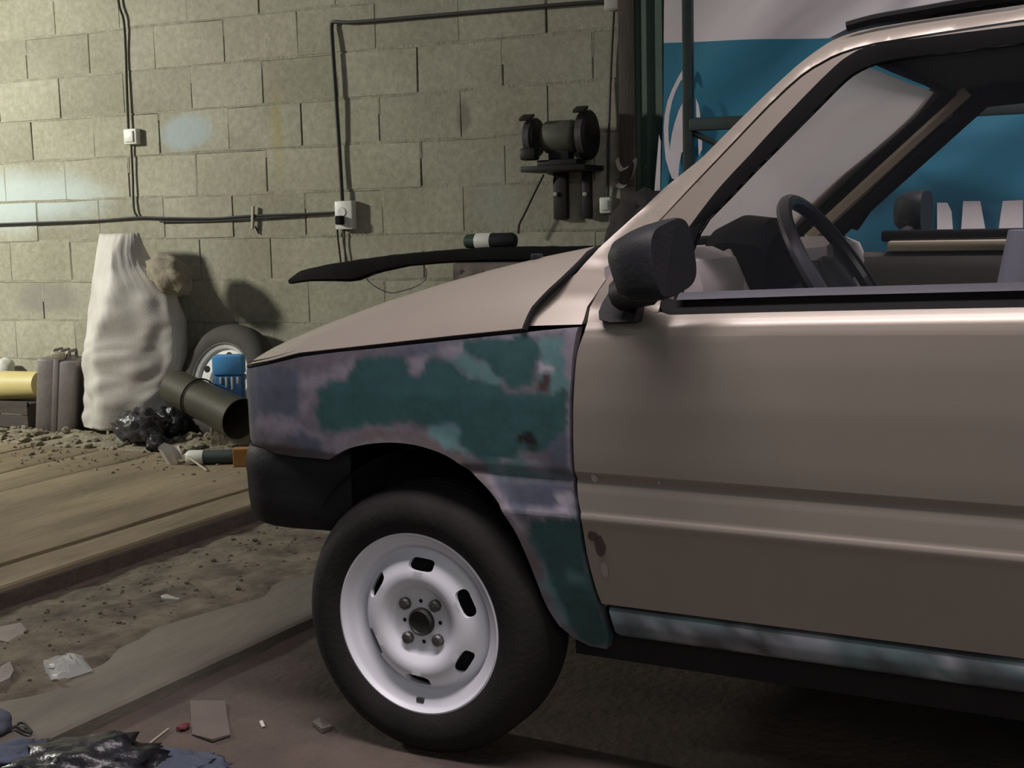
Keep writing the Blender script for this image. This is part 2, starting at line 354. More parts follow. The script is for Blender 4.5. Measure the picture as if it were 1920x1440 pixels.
def banner():
    YB = 4.80
    m, t, b = nt('banner_vinyl'); N = t.nodes; L = t.links
    at = N.new('ShaderNodeVertexColor'); at.layer_name = 'print'
    n = N.new('ShaderNodeTexNoise'); n.inputs['Scale'].default_value = 5; n.inputs['Detail'].default_value = 4
    mr = N.new('ShaderNodeMapRange'); mr.inputs[3].default_value = 0.85; mr.inputs[4].default_value = 1.12; L.new(n.outputs['Fac'], mr.inputs[0])
    mx = N.new('ShaderNodeMix'); mx.data_type = 'RGBA'; mx.blend_type = 'MULTIPLY'; mx.inputs[0].default_value = 1
    L.new(at.outputs[0], mx.inputs[6]); L.new(mr.outputs[0], mx.inputs[7]); L.new(mx.outputs[2], b.inputs['Base Color'])
    b.inputs['Roughness'].default_value = 0.5
    x_at = lambda z: WL(1246, 0, YB).x + (1.87-z)*-0.028
    zt, zb = 2.45, 0.55; x1 = 1.35
    nx, nzr = 170, 150; P = []; colr = []
    zdiv = WL(1380, 76, YB).z
    for i in range(nx+1):
        P.append([])
        for j in range(nzr+1):
            xl = x_at(1.5); x = xl+(x1-xl)*i/nx; zd = zdiv-0.045*(x+1.2)
            z = zb+(zd-0.0006-zb)*j/100 if j <= 100 else zd+0.0006+(zt-zd)*(j-101)/(nzr-101)
            x = x_at(z)+(x1-x_at(z))*i/nx; xl = x_at(z)
            # soft diagonal creases hanging from the upper left fixing
            dxx = x-(xl+0.05); dz = 1.95-z
            w = 0.026*math.sin(9*(dxx*0.9+dz*1.35)+1.5*nz(x, z, 2, 1.5))*min(1, max(0, dxx*2.5)) + 0.010*nz(x, z, 0, 3)
            P[-1].append((x, YB+w, z)); 
            colr.append((0.74, 0.67, 0.70) if j > 100 else (0.030, 0.190, 0.300))
    o = MB().grid(P).build('banner', m, angle=80)
    # colours per vertex: white head, blue body
    ca = o.data.color_attributes.new('print', 'FLOAT_COLOR', 'POINT')
    ca.data.foreach_set('color', np.array([(*c, 1) for c in colr], dtype=np.float32).ravel())
    tag(o, 'large creased vinyl banner with white top and blue field behind the car', 'banner')
    mw = mat('banner_white_print', (0.74, 0.67, 0.70), 0.5, var=0.05)
    def flat(name, pix, lab=None, dy=0.0):
        pts = [WL(x, y, YB-0.024-dy) for x, y in pix]
        cen = sum(pts, Vector())/len(pts)
        v = pts + [p+Vector((0, 0.0015, 0)) for p in pts]; n = len(pts)
        q = MB().add(v, [tuple(range(n)), tuple(range(n, 2*n))[::-1]]+[(i, (i+1) % n, n+(i+1) % n, n+i) for i in range(n)]).build(name, mw, o, smooth=False)
        if lab: q['label'] = lab
        return q
    Z = lambda L_: [(1160+x/4, y/4) for x, y in L_]
    flat('logo_arc', Z([(478, 525), (440, 590), (400, 670), (365, 760), (345, 860), (338, 960), (342, 1080), (352, 1190), (375, 1270), (400, 1340), (450, 1340), (420, 1260), (398, 1190), (382, 1120), (374, 1040), (372, 960), (380, 860), (400, 760), (428, 680), (470, 595), (505, 650), (508, 560)]), 'white curved outline of the emblem')
    flat('logo_flame', Z([(480, 770), (450, 830), (420, 920), (400, 1000), (385, 1100), (386, 1180), (398, 1260), (410, 1345), (445, 1345), (455, 1230), (470, 1150), (490, 1120), (520, 1180), (560, 1170), (560, 1000), (540, 880), (510, 800)]), 'white flame shape inside the emblem', 0.002)
    flat('logo_tip', Z([(580, 740), (583, 880), (612, 880), (600, 790)]))
    flat('logo_tip', Z([(595, 1030), (600, 1170), (625, 1120), (625, 1050)]))
    flat('white_margin', Z([(302, 1010), (268, 1430), (310, 1430), (316, 1060)]))
    for pl in ([(1757, 380), (1776, 380), (1784, 396), (1794, 520), (1765, 520), (1757, 430)], [(1806, 377), (1838, 377), (1848, 432), (1862, 520), (1798, 520), (1802, 432)], [(1880, 377), (1918, 375), (1918, 520), (1862, 520), (1872, 432)]):
        flat('letter', pl, 'white letter along the lower part of the banner')
    # grommets: none seen
    return o
BAN = banner()
rack = empty('steel_rack', (WL(1290, 100, 4.55).x, 4.55, 0))
tag(rack, 'dark green steel post and rail standing in front of the banner', 'rack')
rx = rack.location
def rk(name, a, b, r):
    return MB().box((Vector(a)+Vector(b))/2 - rx, (abs(b[0]-a[0])+2*r, 2*r, abs(b[2]-a[2])+2*r), bev=0.004).build(name, M_RACK, rack, angle=30)
zr = WL(1340, 232, 4.55).z
rk('post', (rx.x, 4.55, 0.0+0.018), (rx.x, 4.55, 2.6), 0.018)
rk('rail', (rx.x+0.03, 4.55, zr), (1.25, 4.55, zr), 0.022)
rk('post', (1.25, 4.55, 0.018), (1.25, 4.55, 2.6), 0.018)
MB().tube([Vector((rx.x+0.02, 4.55, zr-0.03))-rx, Vector((rx.x+0.30, 4.55, zr-0.17))-rx], 0.012, 6).build('brace', M_RACK, rack)

# ================================================================== CAR
CW = 1.42                                            # car width
CAR = empty('car', (CO[0], CO[1], 0), -CG)
tag(CAR, 'small beige hatchback with patchy filler primed front wing, seen from its left side', 'car')
M_PAINT = mat('beige_metallic_paint', (0.305, 0.265, 0.222), 0.38, metal=0.25, var=0.05, scale=3, coat=0.35, bump=0.02, bscale=300)
M_BLACK = mat('black_rubber', (0.010, 0.010, 0.011), 0.8, var=0.2, spec=0.15)
M_PLASTIC = mat('black_plastic', (0.014, 0.014, 0.016), 0.6, var=0.25, scale=10, bump=0.1, bscale=120, spec=0.3)
M_DARK = mat('dark_underbody', (0.008, 0.007, 0.007), 0.9, var=0.3, scale=8)
M_WHITE = mat('white_steel_wheel_paint', (0.78, 0.79, 0.84), 0.42, var=0.05, scale=5)
M_TYRE = mat('tyre_rubber', (0.024, 0.020, 0.020), 0.85, var=0.35, scale=6, bump=0.15, bscale=90, c2=(0.011, 0.010, 0.010), spec=0.3)
M_NUT = mat('dull_dark_metal', (0.10, 0.095, 0.095), 0.5, metal=0.5, var=0.3, scale=60)
M_LINER = mat('grey_dash_plastic', (0.42, 0.365, 0.37), 0.6, var=0.08)
M_CHAR = mat('charcoal_interior_plastic', (0.030, 0.030, 0.033), 0.6, var=0.2)
M_GLASS = glassy('clear_glass', 0.985, dust=(0.35, 0.35, 0.38), rough=0.05)
M_SHIELD = glassy('dusty_windscreen', 0.14, dust=(0.60, 0.56, 0.54), rough=0.15)

ZS = [0.25, 0.29, 0.35, 0.45, 0.498, 0.508, 0.513, 0.518, 0.524, 0.560, 0.572, 0.580, 0.588, 0.595, 0.62, 0.72, 0.80, 0.845, 0.862, 0.874, 0.886, 0.90, 0.95, 1.0, 1.10, 1.30, 1.40]
YS = [0.050, 0.036, 0.020, 0.000, -0.0095, -0.0120, -0.0128, -0.0115, -0.0075, -0.0040, -0.0015, 0.0020, -0.0015, -0.0068, -0.0085, -0.0100, -0.0060, -0.001, 0.006, 0.017, 0.030, 0.042, 0.060, 0.074, 0.100, 0.150, 0.185]
PX = [-0.47, -0.44, -0.425, -0.40, -0.37, -0.33, -0.28, -0.22, -0.15, 3.0]
PY = [0.130, 0.075, 0.052, 0.031, 0.018, 0.009, 0.004, 0.001, 0.0, 0.0]
ZSc = [0.25, 0.85, 0.862, 0.90, 0.95, 0.985, 1.10, 1.30, 1.40]       # cowl side and pillar foot
YSc = [0.0, 0.006, 0.016, 0.050, 0.078, 0.094, 0.118, 0.156, 0.18]
def SY(x, z): return float(np.interp(z, ZS, YS) + np.interp(x, PX, PY))
def SYC(x, z): return float(np.interp(z, ZSc, YSc))
def cs(px, py, fn=SY):
    y = 0.0
    for _ in range(12):
        x, z = CP(px, py, y); y = 0.5*y + 0.5*fn(x, z)
    return CP(px, py, y)
def CSL(L, fn=SY): return [cs(x, y, fn) for x, y in L]
def smooth_line(pts, n=4):
    """Catmull-Rom through the points"""
    out = []; k = len(pts)
    for i in range(k-1):
        p0, p1, p2, p3 = (np.array(pts[max(0, min(k-1, i+d))]) for d in (-1, 0, 1, 2))
        for j in range(n):
            t = j/n; out.append(tuple(0.5*((2*p1)+(-p0+p2)*t+(2*p0-5*p1+4*p2-p3)*t*t+(-p0+3*p1-3*p2+p3)*t**3)))
    out.append(tuple(pts[-1])); return out
def inside(p, poly):
    x, z = p; c = False; j = len(poly)-1
    for i in range(len(poly)):
        xi, zi = poly[i]; xj, zj = poly[j]
        if (zi > z) != (zj > z) and x < (xj-xi)*(z-zi)/(zj-zi)+xi: c = not c
        j = i
    return c
def densify(poly, step):
    out = []
    for i in range(len(poly)):
        a, b = poly[i], poly[(i+1) % len(poly)]; d = math.dist(a, b); k = max(1, int(d/step))
        for j in range(k): out.append((a[0]+(b[0]-a[0])*j/k, a[1]+(b[1]-a[1])*j/k))
    return out
def panel(poly, fn, step=0.012, thick=0.012, rows=()):
    """closed outline in the car's (x, z) -> skin on y = fn(x, z) with turned-in edges"""
    poly = densify(poly, step); n = len(poly)
    xs = [p[0] for p in poly]; zs = [p[1] for p in poly]
    zl = sorted(set([round(z, 4) for z in np.arange(min(zs), max(zs), step)]) | set(r for r in rows if min(zs) < r < max(zs)))
    pts = [Vector(p) for p in poly]
    A = np.array(poly)
    for z in zl:
        for x in np.arange(min(xs), max(xs), step):
            if inside((x, z), poly) and np.min((A[:, 0]-x)**2+(A[:, 1]-z)**2) > (step*0.45)**2: pts.append(Vector((x, z)))
    V, E_, Fc, *_ = delaunay_2d_cdt(pts, [(i, (i+1) % n) for i in range(n)], [], 1, 1e-6)
    v3 = [(p[0], fn(p[0], p[1]), p[1]) for p in V]
    mb = MB(); mb.v = list(v3); mb.f = [tuple(f) for f in Fc]
    cnt = {}
    for f in Fc:
        for i in range(len(f)):
            e = (f[i], f[(i+1) % len(f)]); k = tuple(sorted(e)); cnt[k] = cnt.get(k, 0)+1
    mp = {}
    for (i, j), c in cnt.items():
        if c == 1:
            for q in (i, j):
                if q not in mp:
                    mp[q] = len(mb.v); mb.v.append(v3[q]); mb.v.append((v3[q][0], v3[q][1]+thick, v3[q][2]))
            mb.f.append((mp[i], mp[j], mp[j]+1, mp[i]+1))
    return mb
def far_copy(o, name=None):
    """mirror image on the far side of the car"""
    c = o.copy(); COL.objects.link(c); c.parent = o.parent; c.name = name or o.name.split('.')[0]
    c.scale.y = -1; c.location.y = CW; return c

# ---- front wing
F_TOP = [(560, 670), (630, 661), (700, 654), (775, 646), (850, 638), (925, 630), (1000, 622), (1050, 617), (1084, 614)]
F_REAR = [(1084, 614), (1076, 650), (1071, 700), (1068, 760), (1068, 830), (1073, 890), (1078, 940), (1082, 975), (1094, 1040), (1111, 1105), (1128, 1150), (1142, 1196)]
F_BOT = [(1142, 1196), (1137, 1217), (1105, 1211), (1075, 1196), (1052, 1172)]
F_ARCH = [(1052, 1172), (1030, 1138), (1010, 1090), (990, 1040), (965, 988), (930, 930), (890, 886), (840, 853), (780, 833), (720, 829), (660, 839), (620, 861)]
F_FRONT = [(620, 861), (560, 857), (515, 850)]
f_top = smooth_line(CSL(F_TOP), 3); f_rear = smooth_line(CSL(F_REAR), 3)
arch = smooth_line(CSL(F_ARCH), 4)
wing_poly = [(-0.440, 0.748), (-0.40, 0.753), (-0.33, 0.766)] + f_top + f_rear[1:] + CSL(F_BOT)[1:-1] + arch + CSL(F_FRONT)[1:] + [(-0.40, 0.596), (-0.44, 0.604)]
_ar = np.array([p for a, b in zip(arch, arch[1:]) for p in ((a[0]+(b[0]-a[0])*k/8, a[1]+(b[1]-a[1])*k/8) for k in range(8))])
def wing_y(x, z):
    y = SY(x, z)
    d = float(np.sqrt(np.min((_ar[:, 0]-x)**2+(_ar[:, 1]-z)**2)))       # rolled lip around the wheel arch
    return y - 0.007*max(0, 1-d/0.035)**1.5
mb = panel(wing_poly, wing_y, 0.0075, 0.022, rows=(0.512, 0.518, 0.578, 0.586))
m, t, b = nt('sanded_filler_and_primer'); N = t.nodes; L = t.links
at = N.new('ShaderNodeVertexColor'); at.layer_name = 'patches'
n1 = N.new('ShaderNodeTexNoise'); n1.inputs['Scale'].default_value = 22; n1.inputs['Detail'].default_value = 7; n1.inputs['Roughness'].default_value = 0.7
tc = N.new('ShaderNodeTexCoord'); L.new(tc.outputs['Object'], n1.inputs['Vector'])
mr = N.new('ShaderNodeMapRange'); mr.inputs[1].default_value = 0.3; mr.inputs[2].default_value = 0.7; mr.inputs[3].default_value = 0.78; mr.inputs[4].default_value = 1.2; L.new(n1.outputs['Fac'], mr.inputs[0])
mx = N.new('ShaderNodeMix'); mx.data_type = 'RGBA'; mx.blend_type = 'MULTIPLY'; mx.inputs[0].default_value = 1
L.new(at.outputs[0], mx.inputs[6]); L.new(mr.outputs[0], mx.inputs[7]); L.new(mx.outputs[2], b.inputs['Base Color'])
b.inputs['Roughness'].default_value = 0.55; M_PATCH = m
WING = mb.build('front_wing', M_PATCH, CAR, angle=45)
WING['label'] = 'front wing sanded back to green filler and grey primer'
# colour patches traced as (x, z) outlines on the wing (zoom frame 440,560 scale 2.667)
ZP = lambda L_: [cs(440+x/2.667, 560+y/2.667) for x, y in L_]
GREEN = (0.033, 0.090, 0.090); TEAL = (0.105, 0.205, 0.215); LILAC = (0.23, 0.21, 0.25); BLUEG = (0.090, 0.100, 0.140); BROWN = (0.105, 0.088, 0.088); BASE = (0.135, 0.125, 0.145); PALE = (0.36, 0.34, 0.40)
PATCHES = [
 (BLUEG, 0.018, ZP([(60, 330), (330, 350), (340, 480), (300, 600), (60, 600)])),
 (LILAC, 0.014, ZP([(330, 380), (420, 370), (560, 320), (600, 290), (585, 400), (480, 410), (420, 440), (390, 520), (350, 590), (310, 580), (345, 480)])),
 (LILAC, 0.018, ZP([(110, 580), (300, 590), (330, 640), (420, 680), (470, 720), (430, 740), (330, 680), (200, 670), (110, 640)])),
 (BLUEG, 0.014, ZP([(330, 670), (460, 720), (440, 790), (330, 760), (250, 720)])),
 (BROWN, 0.014, ZP([(60, 700), (250, 720), (470, 800), (600, 690), (760, 650), (950, 670), (1100, 750), (1250, 860), (1400, 1080), (1500, 1260), (1540, 1460), (1490, 1460), (1380, 1120), (1150, 850), (800, 700), (560, 740), (470, 810), (200, 790), (60, 770)])),
 (GREEN, 0.008, ZP([(415, 450), (480, 410), (570, 400), (600, 310), (720, 285), (850, 290), (870, 370), (930, 380), (960, 300), (1000, 290), (1100, 330), (1160, 400), (1230, 420), (1300, 430), (1380, 480), (1500, 470), (1670, 470), (1670, 660), (1560, 760), (1440, 770), (1330, 790), (1270, 820), (1200, 800), (1130, 760), (1110, 630), (960, 640), (840, 620), (700, 630), (580, 650), (480, 670), (430, 660), (410, 560)])),
 (GREEN, 0.007, ZP([(1135, 200), (1380, 180), (1530, 195), (1520, 300), (1500, 340), (1490, 430), (1400, 450), (1330, 390), (1270, 330), (1180, 290), (1140, 250)])),
 (TEAL, 0.009, ZP([(1535, 200), (1670, 185), (1690, 300), (1675, 460), (1590, 470), (1520, 440), (1525, 310)])),
 (TEAL, 0.009, ZP([(1040, 240), (1120, 225), (1145, 260), (1190, 300), (1280, 340), (1350, 420), (1330, 440), (1230, 415), (1170, 395), (1110, 330), (1050, 300)])),
 (LILAC, 0.010, ZP([(855, 290), (960, 290), (935, 375), (880, 370)])),
 (LILAC, 0.010, ZP([(1000, 250), (1130, 220), (1135, 290), (1060, 300)])),
 (BLUEG, 0.010, ZP([(730, 265), (960, 225), (1040, 250), (960, 280), (840, 285)])),
 (TEAL, 0.008, ZP([(950, 632), (1122, 628), (1122, 750), (1165, 785), (1090, 765), (985, 700)])),
 (TEAL, 0.012, ZP([(1230, 830), (1330, 790), (1440, 800), (1580, 860), (1690, 890), (1300, 890)])),
 (LILAC, 0.010, ZP([(1440, 800), (1500, 810), (1590, 880), (1480, 860)])),
 (LILAC, 0.008, ZP([(1330, 790), (1370, 800), (1350, 870), (1320, 870)])),
 (BLUEG, 0.010, ZP([(1560, 770), (1670, 660), (1690, 880), (1600, 880)])),
 (BLUEG, 0.012, ZP([(1290, 905), (1700, 920), (1710, 1080), (1430, 1090), (1330, 960)])),
 (PALE, 0.010, ZP([(1600, 975), (1690, 965), (1700, 1050), (1610, 1060)])),
 (LILAC, 0.010, ZP([(1430, 1050), (1710, 1055), (1715, 1098), (1470, 1098)])),
 (LILAC, 0.010, ZP([(1280, 890), (1330, 960), (1480, 1180), (1440, 1170), (1330, 1000), (1250, 890)])),
 (GREEN, 0.007, ZP([(1480, 1102), (1722, 1105), (1740, 1250), (1780, 1420), (1890, 1720), (1790, 1745), (1680, 1640), (1600, 1480), (1530, 1300), (1485, 1200)])),
 (TEAL, 0.014, ZP([(1520, 1280), (1570, 1400), (1640, 1560), (1700, 1660), (1660, 1640), (1560, 1450)])),
 (TEAL, 0.02, ZP([(1660, 1340), (1760, 1400), (1780, 1440), (1680, 1420)])),
 (LILAC, 0.007, ZP([(1640, 190), (1730, 140), (1705, 400), (1690, 700), (1710, 900), (1675, 880), (1672, 460)])),
 (LILAC, 0.006, ZP([(1150, 185), (1720, 120), (1720, 150), (1350, 185)])),
 (PALE, 0.006, ZP([(1515, 340), (1545, 318), (1580, 340), (1590, 380), (1550, 385), (1515, 370)])),
 ((0.06, 0.035, 0.035), 0.007, ZP([(1515, 400), (1550, 385), (1585, 430), (1580, 465), (1520, 460)])),
 ((0.012, 0.010, 0.010), 0.007, ZP([(1415, 700), (1440, 675), (1500, 672), (1505, 720), (1480, 745), (1440, 730)])),
 ((0.03, 0.03, 0.03), 0.009, ZP([(1470, 740), (1500, 740), (1500, 765), (1470, 765)])),
]
def patch_color(x, z):
    c = np.array(BASE)*(1+0.25*nz(x, z, 3, 12)); xx = x+0.010*nz(x, z, 0, 38)+0.005*nz(x, z, 1, 110); zz = z+0.010*nz(x, z, 7, 38)+0.005*nz(x, z, 5, 110)
    for col, soft, poly in PATCHES:
        xs = [p[0] for p in poly]; zs = [p[1] for p in poly]
        if not (min(xs)-soft < xx < max(xs)+soft and min(zs)-soft < zz < max(zs)+soft): continue
        k = 0
        for dx, dz in ((0, 0), (1, 0), (-1, 0), (0, 1), (0, -1), (.7, .7), (-.7, .7), (.7, -.7), (-.7, -.7)):
            k += inside((xx+dx*soft*0.5, zz+dz*soft*0.5), poly)
        c = c*(1-k/9)+np.array(col)*(k/9)
    return c
ca = WING.data.color_attributes.new('patches', 'FLOAT_COLOR', 'POINT')
ca.data.foreach_set('color', np.array([(*patch_color(v.co.x, v.co.z), 1) for v in WING.data.vertices], dtype=np.float32).ravel())
far_copy(WING)

# ---- wheel arch liner and engine bay
mb = MB(); P = []
for k in range(0, 25):
    w = math.radians(18+k*132/24); P.append([(0.035+0.335*math.cos(w), y, 0.275+0.335*math.sin(w)) for y in (0.025, 0.12, 0.26)])
mb.grid(P); mb.prism([(0.035+0.335*math.cos(math.radians(k)), 0.275+0.335*math.sin(math.radians(k))) for k in range(150, 21, -8)], 0.004, Matrix.Translation((0, 0.262, 0))@Matrix.Rotation(math.pi/2, 4, 'X'))
lin = mb.build('wheel_arch_liner', M_DARK, CAR); far_copy(lin)
MB().box((-0.05, CW/2, 0.53), (0.66, CW-0.56, 0.36)).box((-0.33, CW/2, 0.66), (0.13, CW-0.26, 0.14)).box((0.30, CW/2, 0.60), (0.05, CW-0.12, 0.45)).build('engine_bay', M_DARK, CAR, smooth=False)
MB().box((1.45, CW/2, 0.255), (2.28, CW-0.14, 0.05)).build('floor_pan', M_DARK, CAR, smooth=False)

# ---- bonnet: silhouette heights near its shoulder, measured along the car
E_X = [-0.46, -0.44, -0.40, -0.33, -0.255, -0.075, 0.104, 0.27, 0.36]
E_Z = [0.742, 0.756, 0.762, 0.774, 0.792, 0.813, 0.834, 0.852, 0.861]
T_X = [-0.475, -0.465, -0.446, -0.402, -0.35, -0.288, -0.153, -0.025, 0.097, 0.213, 0.34]
T_Z = [0.748, 0.764, 0.778, 0.797, 0.816, 0.838, 0.882, 0.917, 0.947, 0.972, 0.994]
def hood_pt(u, y, drop=0.0):
    """u 0..1 front to rear, y across (near half measured from the near edge)"""
    d = min(y, CW-y)
    xf = -0.478 + 0.034*max(0, 1-(d-0.055)/0.30)**2.5
    xr = float(np.interp(d, [0.0, 0.02, 0.055, 0.09, 0.16, 0.35, 0.71], [0.250, 0.256, 0.292, 0.318, 0.322, 0.300, 0.280]))
    x = xf+(xr-xf)*u
    return x, d
def hood_z(x, d, y0):
    ze = np.interp(x, E_X, E_Z); zt = np.interp(x, T_X, T_Z); q = max(0, d-y0)
    s = 1-(1-min(1, q/0.20))**2.6
    return float(ze+(zt-ze)*s + 0.012*min(1, max(0, q-0.10)/0.5))
ys = [0, 0.003, 0.008, 0.015, 0.024, 0.034, 0.046, 0.06, 0.078, 0.10, 0.13, 0.165, 0.21, 0.27, 0.35, 0.45, 0.57, 0.71]
us = [0, .004, .01, .02, .035, .055, .08]+[0.08+0.92*k/36 for k in range(1, 37)]
P = []
for u in us:
    row = []
    for side in (0, 1):
        seq = ys if side == 0 else ys[-2::-1]
        for q in seq:
            x, _ = hood_pt(u, q+0.01); y0 = SY(x, 0.80)+0.004 if x < 0.3 else 0.0
            x, _ = hood_pt(u, q+y0)
            y0 = float(np.interp(x, PX, PY))-0.004
            yy = y0+q*(CW/2-y0)/0.71
            z = hood_z(x, y0+q, y0)
            row.append((x, yy if side == 0 else CW-yy, z))
    P.append(row)
HREAR = list(P[-1])
mb = MB().grid(P)
k = len(P[0])
# turned-down hem all round
def hem(idx, dz, dx=0.0, dy=0.0):
    o = len(mb.v); pts = [mb.v[i] for i in idx]
    mb.v += pts + [(p[0]+dx, p[1]+dy, p[2]+dz) for p in pts]; n = len(idx)
    for i in range(n-1): mb.f.append((o+i, o+i+1, o+n+i+1, o+n+i))
hem([i*k for i in range(len(P))], -0.008, 0, 0.012); hem([i*k+k-1 for i in range(len(P))], -0.008, 0, -0.012)
hem(list(range(k)), -0.02, 0.012); hem(list(range((len(P)-1)*k, len(P)*k)), -0.010, -0.004)
HOOD = mb.build('bonnet', M_PAINT, CAR, angle=50); HOOD['label'] = 'beige metallic bonnet'
for sx in (0, 0.42):
    MB().box((0.20, 0.16+sx, hood_z(0.20, 0.16, 0)+0.004), (0.022, 0.014, 0.012), bev=0.003).build('washer_jet', M_PLASTIC, HOOD)
seam = []
for x in np.linspace(-0.43, 0.245, 30): seam.append((x, SY(x, 0.80)+0.016, float(np.interp(x, E_X, E_Z))-0.006))
o = MB().tube(seam, 0.013, 6).build('bonnet_seal', M_BLACK, CAR); far_copy(o)
MB().tube([(p[0]+0.005, p[1], p[2]-0.004) for p in HREAR], 0.0055, 6).build('cowl_seal', M_BLACK, CAR)

# ---- front face: lamps, grille, bumper
MB().box((-0.425, CW/2, 0.66), (0.05, CW-0.20, 0.15), bev=0.012).build('front_panel', M_PAINT, CAR)
for yy in (0.22, CW-0.22):
    hl = MB().box((-0.455, yy, 0.675), (0.05, 0.21, 0.115), bev=0.015).build('headlamp', glassy('headlamp_glass', 0.3, dust=(0.5, 0.5, 0.48)), CAR)
    MB().box((-0.432, yy, 0.675), (0.04, 0.185, 0.09), bev=0.01).build('reflector', mat('lamp_reflector', (0.6, 0.6, 0.6), 0.2, metal=0.9), hl)
for yy in (0.085, CW-0.085):
    MB().box((-0.430, yy, 0.672), (0.03, 0.035, 0.10), bev=0.008).build('turn_signal', mat('amber_lens', (0.45, 0.16, 0.03), 0.3), CAR)
gr = MB().box((-0.44, CW/2, 0.675), (0.03, 0.70, 0.10), bev=0.006).build('grille', M_PLASTIC, CAR)
for k_ in range(4): MB().box((-0.458, CW/2, 0.64+k_*0.023), (0.012, 0.68, 0.008), bev=0.002).build('slat', M_PLASTIC, gr)
half = [(-0.175, 0.050), (-0.24, 0.022), (-0.32, 0.010), (-0.38, 0.012), (-0.425, 0.030), (-0.452, 0.065), (-0.470, 0.13), (-0.482, 0.25), (-0.49, 0.45), (-0.492, 0.71)]
path = half + [(x, CW-y) for x, y in half[-2::-1]]
sec = [(0.03, 0.592), (0.008, 0.588), (0.001, 0.575), (-0.003, 0.545), (-0.001, 0.535), (0.0, 0.49), (0.004, 0.455), (0.016, 0.428), (0.035, 0.418)]
P = []
for i, (x, y) in enumerate(path):
    a_ = Vector(path[max(0, i-1)]); b_ = Vector(path[min(len(path)-1, i+1)]); tt = (b_-a_).normalized(); nn = Vector((-tt.y, tt.x))
    if nn.dot(Vector((x-0.3, y-CW/2))) > 0: nn = -nn
    P.append([(x+nn.x*d, y+nn.y*d, z - (0.012 if i in (0, len(path)-1) and z < 0.5 else 0)) for d, z in sec])
mb = MB().grid(P); kk = len(sec)
mb.f.append(tuple(range(kk))); mb.f.append(tuple(range((len(P)-1)*kk, len(P)*kk))[::-1])
bmp = mb.build('front_bumper', M_PLASTIC, CAR, angle=40); bmp['label'] = 'black plastic front bumper'
MB().box((-0.30, CW/2, 0.44), (0.26, CW-0.16, 0.04)).build('lower_shield', M_DARK, CAR, smooth=False)

# ---- door (lower skin), sill
d_front = smooth_line(CSL([(1096, 606), (1094, 614), (1083, 655), (1078, 700), (1075, 760), (1075, 830), (1080, 890), (1085, 940), (1090, 975), (1101, 1040), (1118, 1105), (1135, 1146)]), 3)
DX = [p[0] for p in d_front][::-1]; DZ = [p[1] for p in d_front][::-1]
XR = 1.40
zrow = sorted(set([round(v, 4) for v in np.linspace(0.350, 0.886, 40)] + [0.490, 0.498, 0.503, 0.508, 0.5105, 0.513, 0.5155, 0.518, 0.521, 0.524, 0.530, 0.560, 0.566, 0.572, 0.576, 0.580, 0.584, 0.588, 0.5915, 0.595, 0.60, 0.61, 0.845, 0.853, 0.858, 0.862, 0.868, 0.874, 0.880, 0.886]))
def belt(x): return float(np.interp(x, [0.36, 0.515, 0.753, 1.089, 1.5], [0.872, 0.880, 0.889, 0.899, 0.908]))
def door_y(x, z):
    bz = belt(x)-0.886          # the shoulder climbs a little towards the rear
    zz = z-bz if z > 0.80 else (z - bz*max(0, (z-0.6)/0.2) if z > 0.6 else z)
    return SY(0.5, zz)
P = []
for z in zrow:
    xf = float(np.interp(z, DZ, DX)); row = []
    for q in range(0, 61):
        x = xf+(XR-xf)*q/60
        zz = z
        if z > 0.80: zz = z + (belt(x)-0.886)*min(1, (z-0.80)/0.06)
        row.append((x, door_y(x, zz), zz))
    P.append([(row[0][0]+0.001, row[0][1]+0.02, row[0][2])]+row+[(row[-1][0], row[-1][1]+0.02, row[-1][2])])
P.insert(0, [(p[0], p[1]+0.02, p[2]) for p in P[0]])
DOOR = MB().grid(P).build('door', M_PAINT, CAR, angle=60); DOOR['label'] = 'beige driver door with moulded waist crease'
# dents and chips seen at the front edge
def chip(px, py, w_, h_, mtl, name='paint_chip'):
    x, z = cs(px, py); y = door_y(x, z)
    pts = [(x+w_*(1+0.35*nz(k*1.7, px))*math.cos(k*math.pi/4.5), z+h_*(1+0.35*nz(k*1.3, py))*math.sin(k*math.pi/4.5)) for k in range(9)]
    v = [(a_, door_y(a_, c_)-0.0012, c_) for a_, c_ in pts]
    return MB().add(v, [tuple(range(9))]).build(name, mtl, DOOR, smooth=False)
M_CHIPW = mat('bare_filler_chip', (0.50, 0.44, 0.42), 0.7); M_CHIPD = mat('rust_scrape', (0.075, 0.055, 0.048), 0.8)
chip(1115, 896, 0.007, 0.008, M_CHIPW); chip(1236, 905, 0.003, 0.003, M_CHIPW)
chip(1126, 1025, 0.011, 0.020, M_CHIPD, 'scrape'); chip(1112, 1005, 0.010, 0.010, M_CHIPD, 'scrape'); chip(1134, 1068, 0.007, 0.016, mat('scuffed_primer', (0.33, 0.28, 0.25), 0.7), 'scrape')
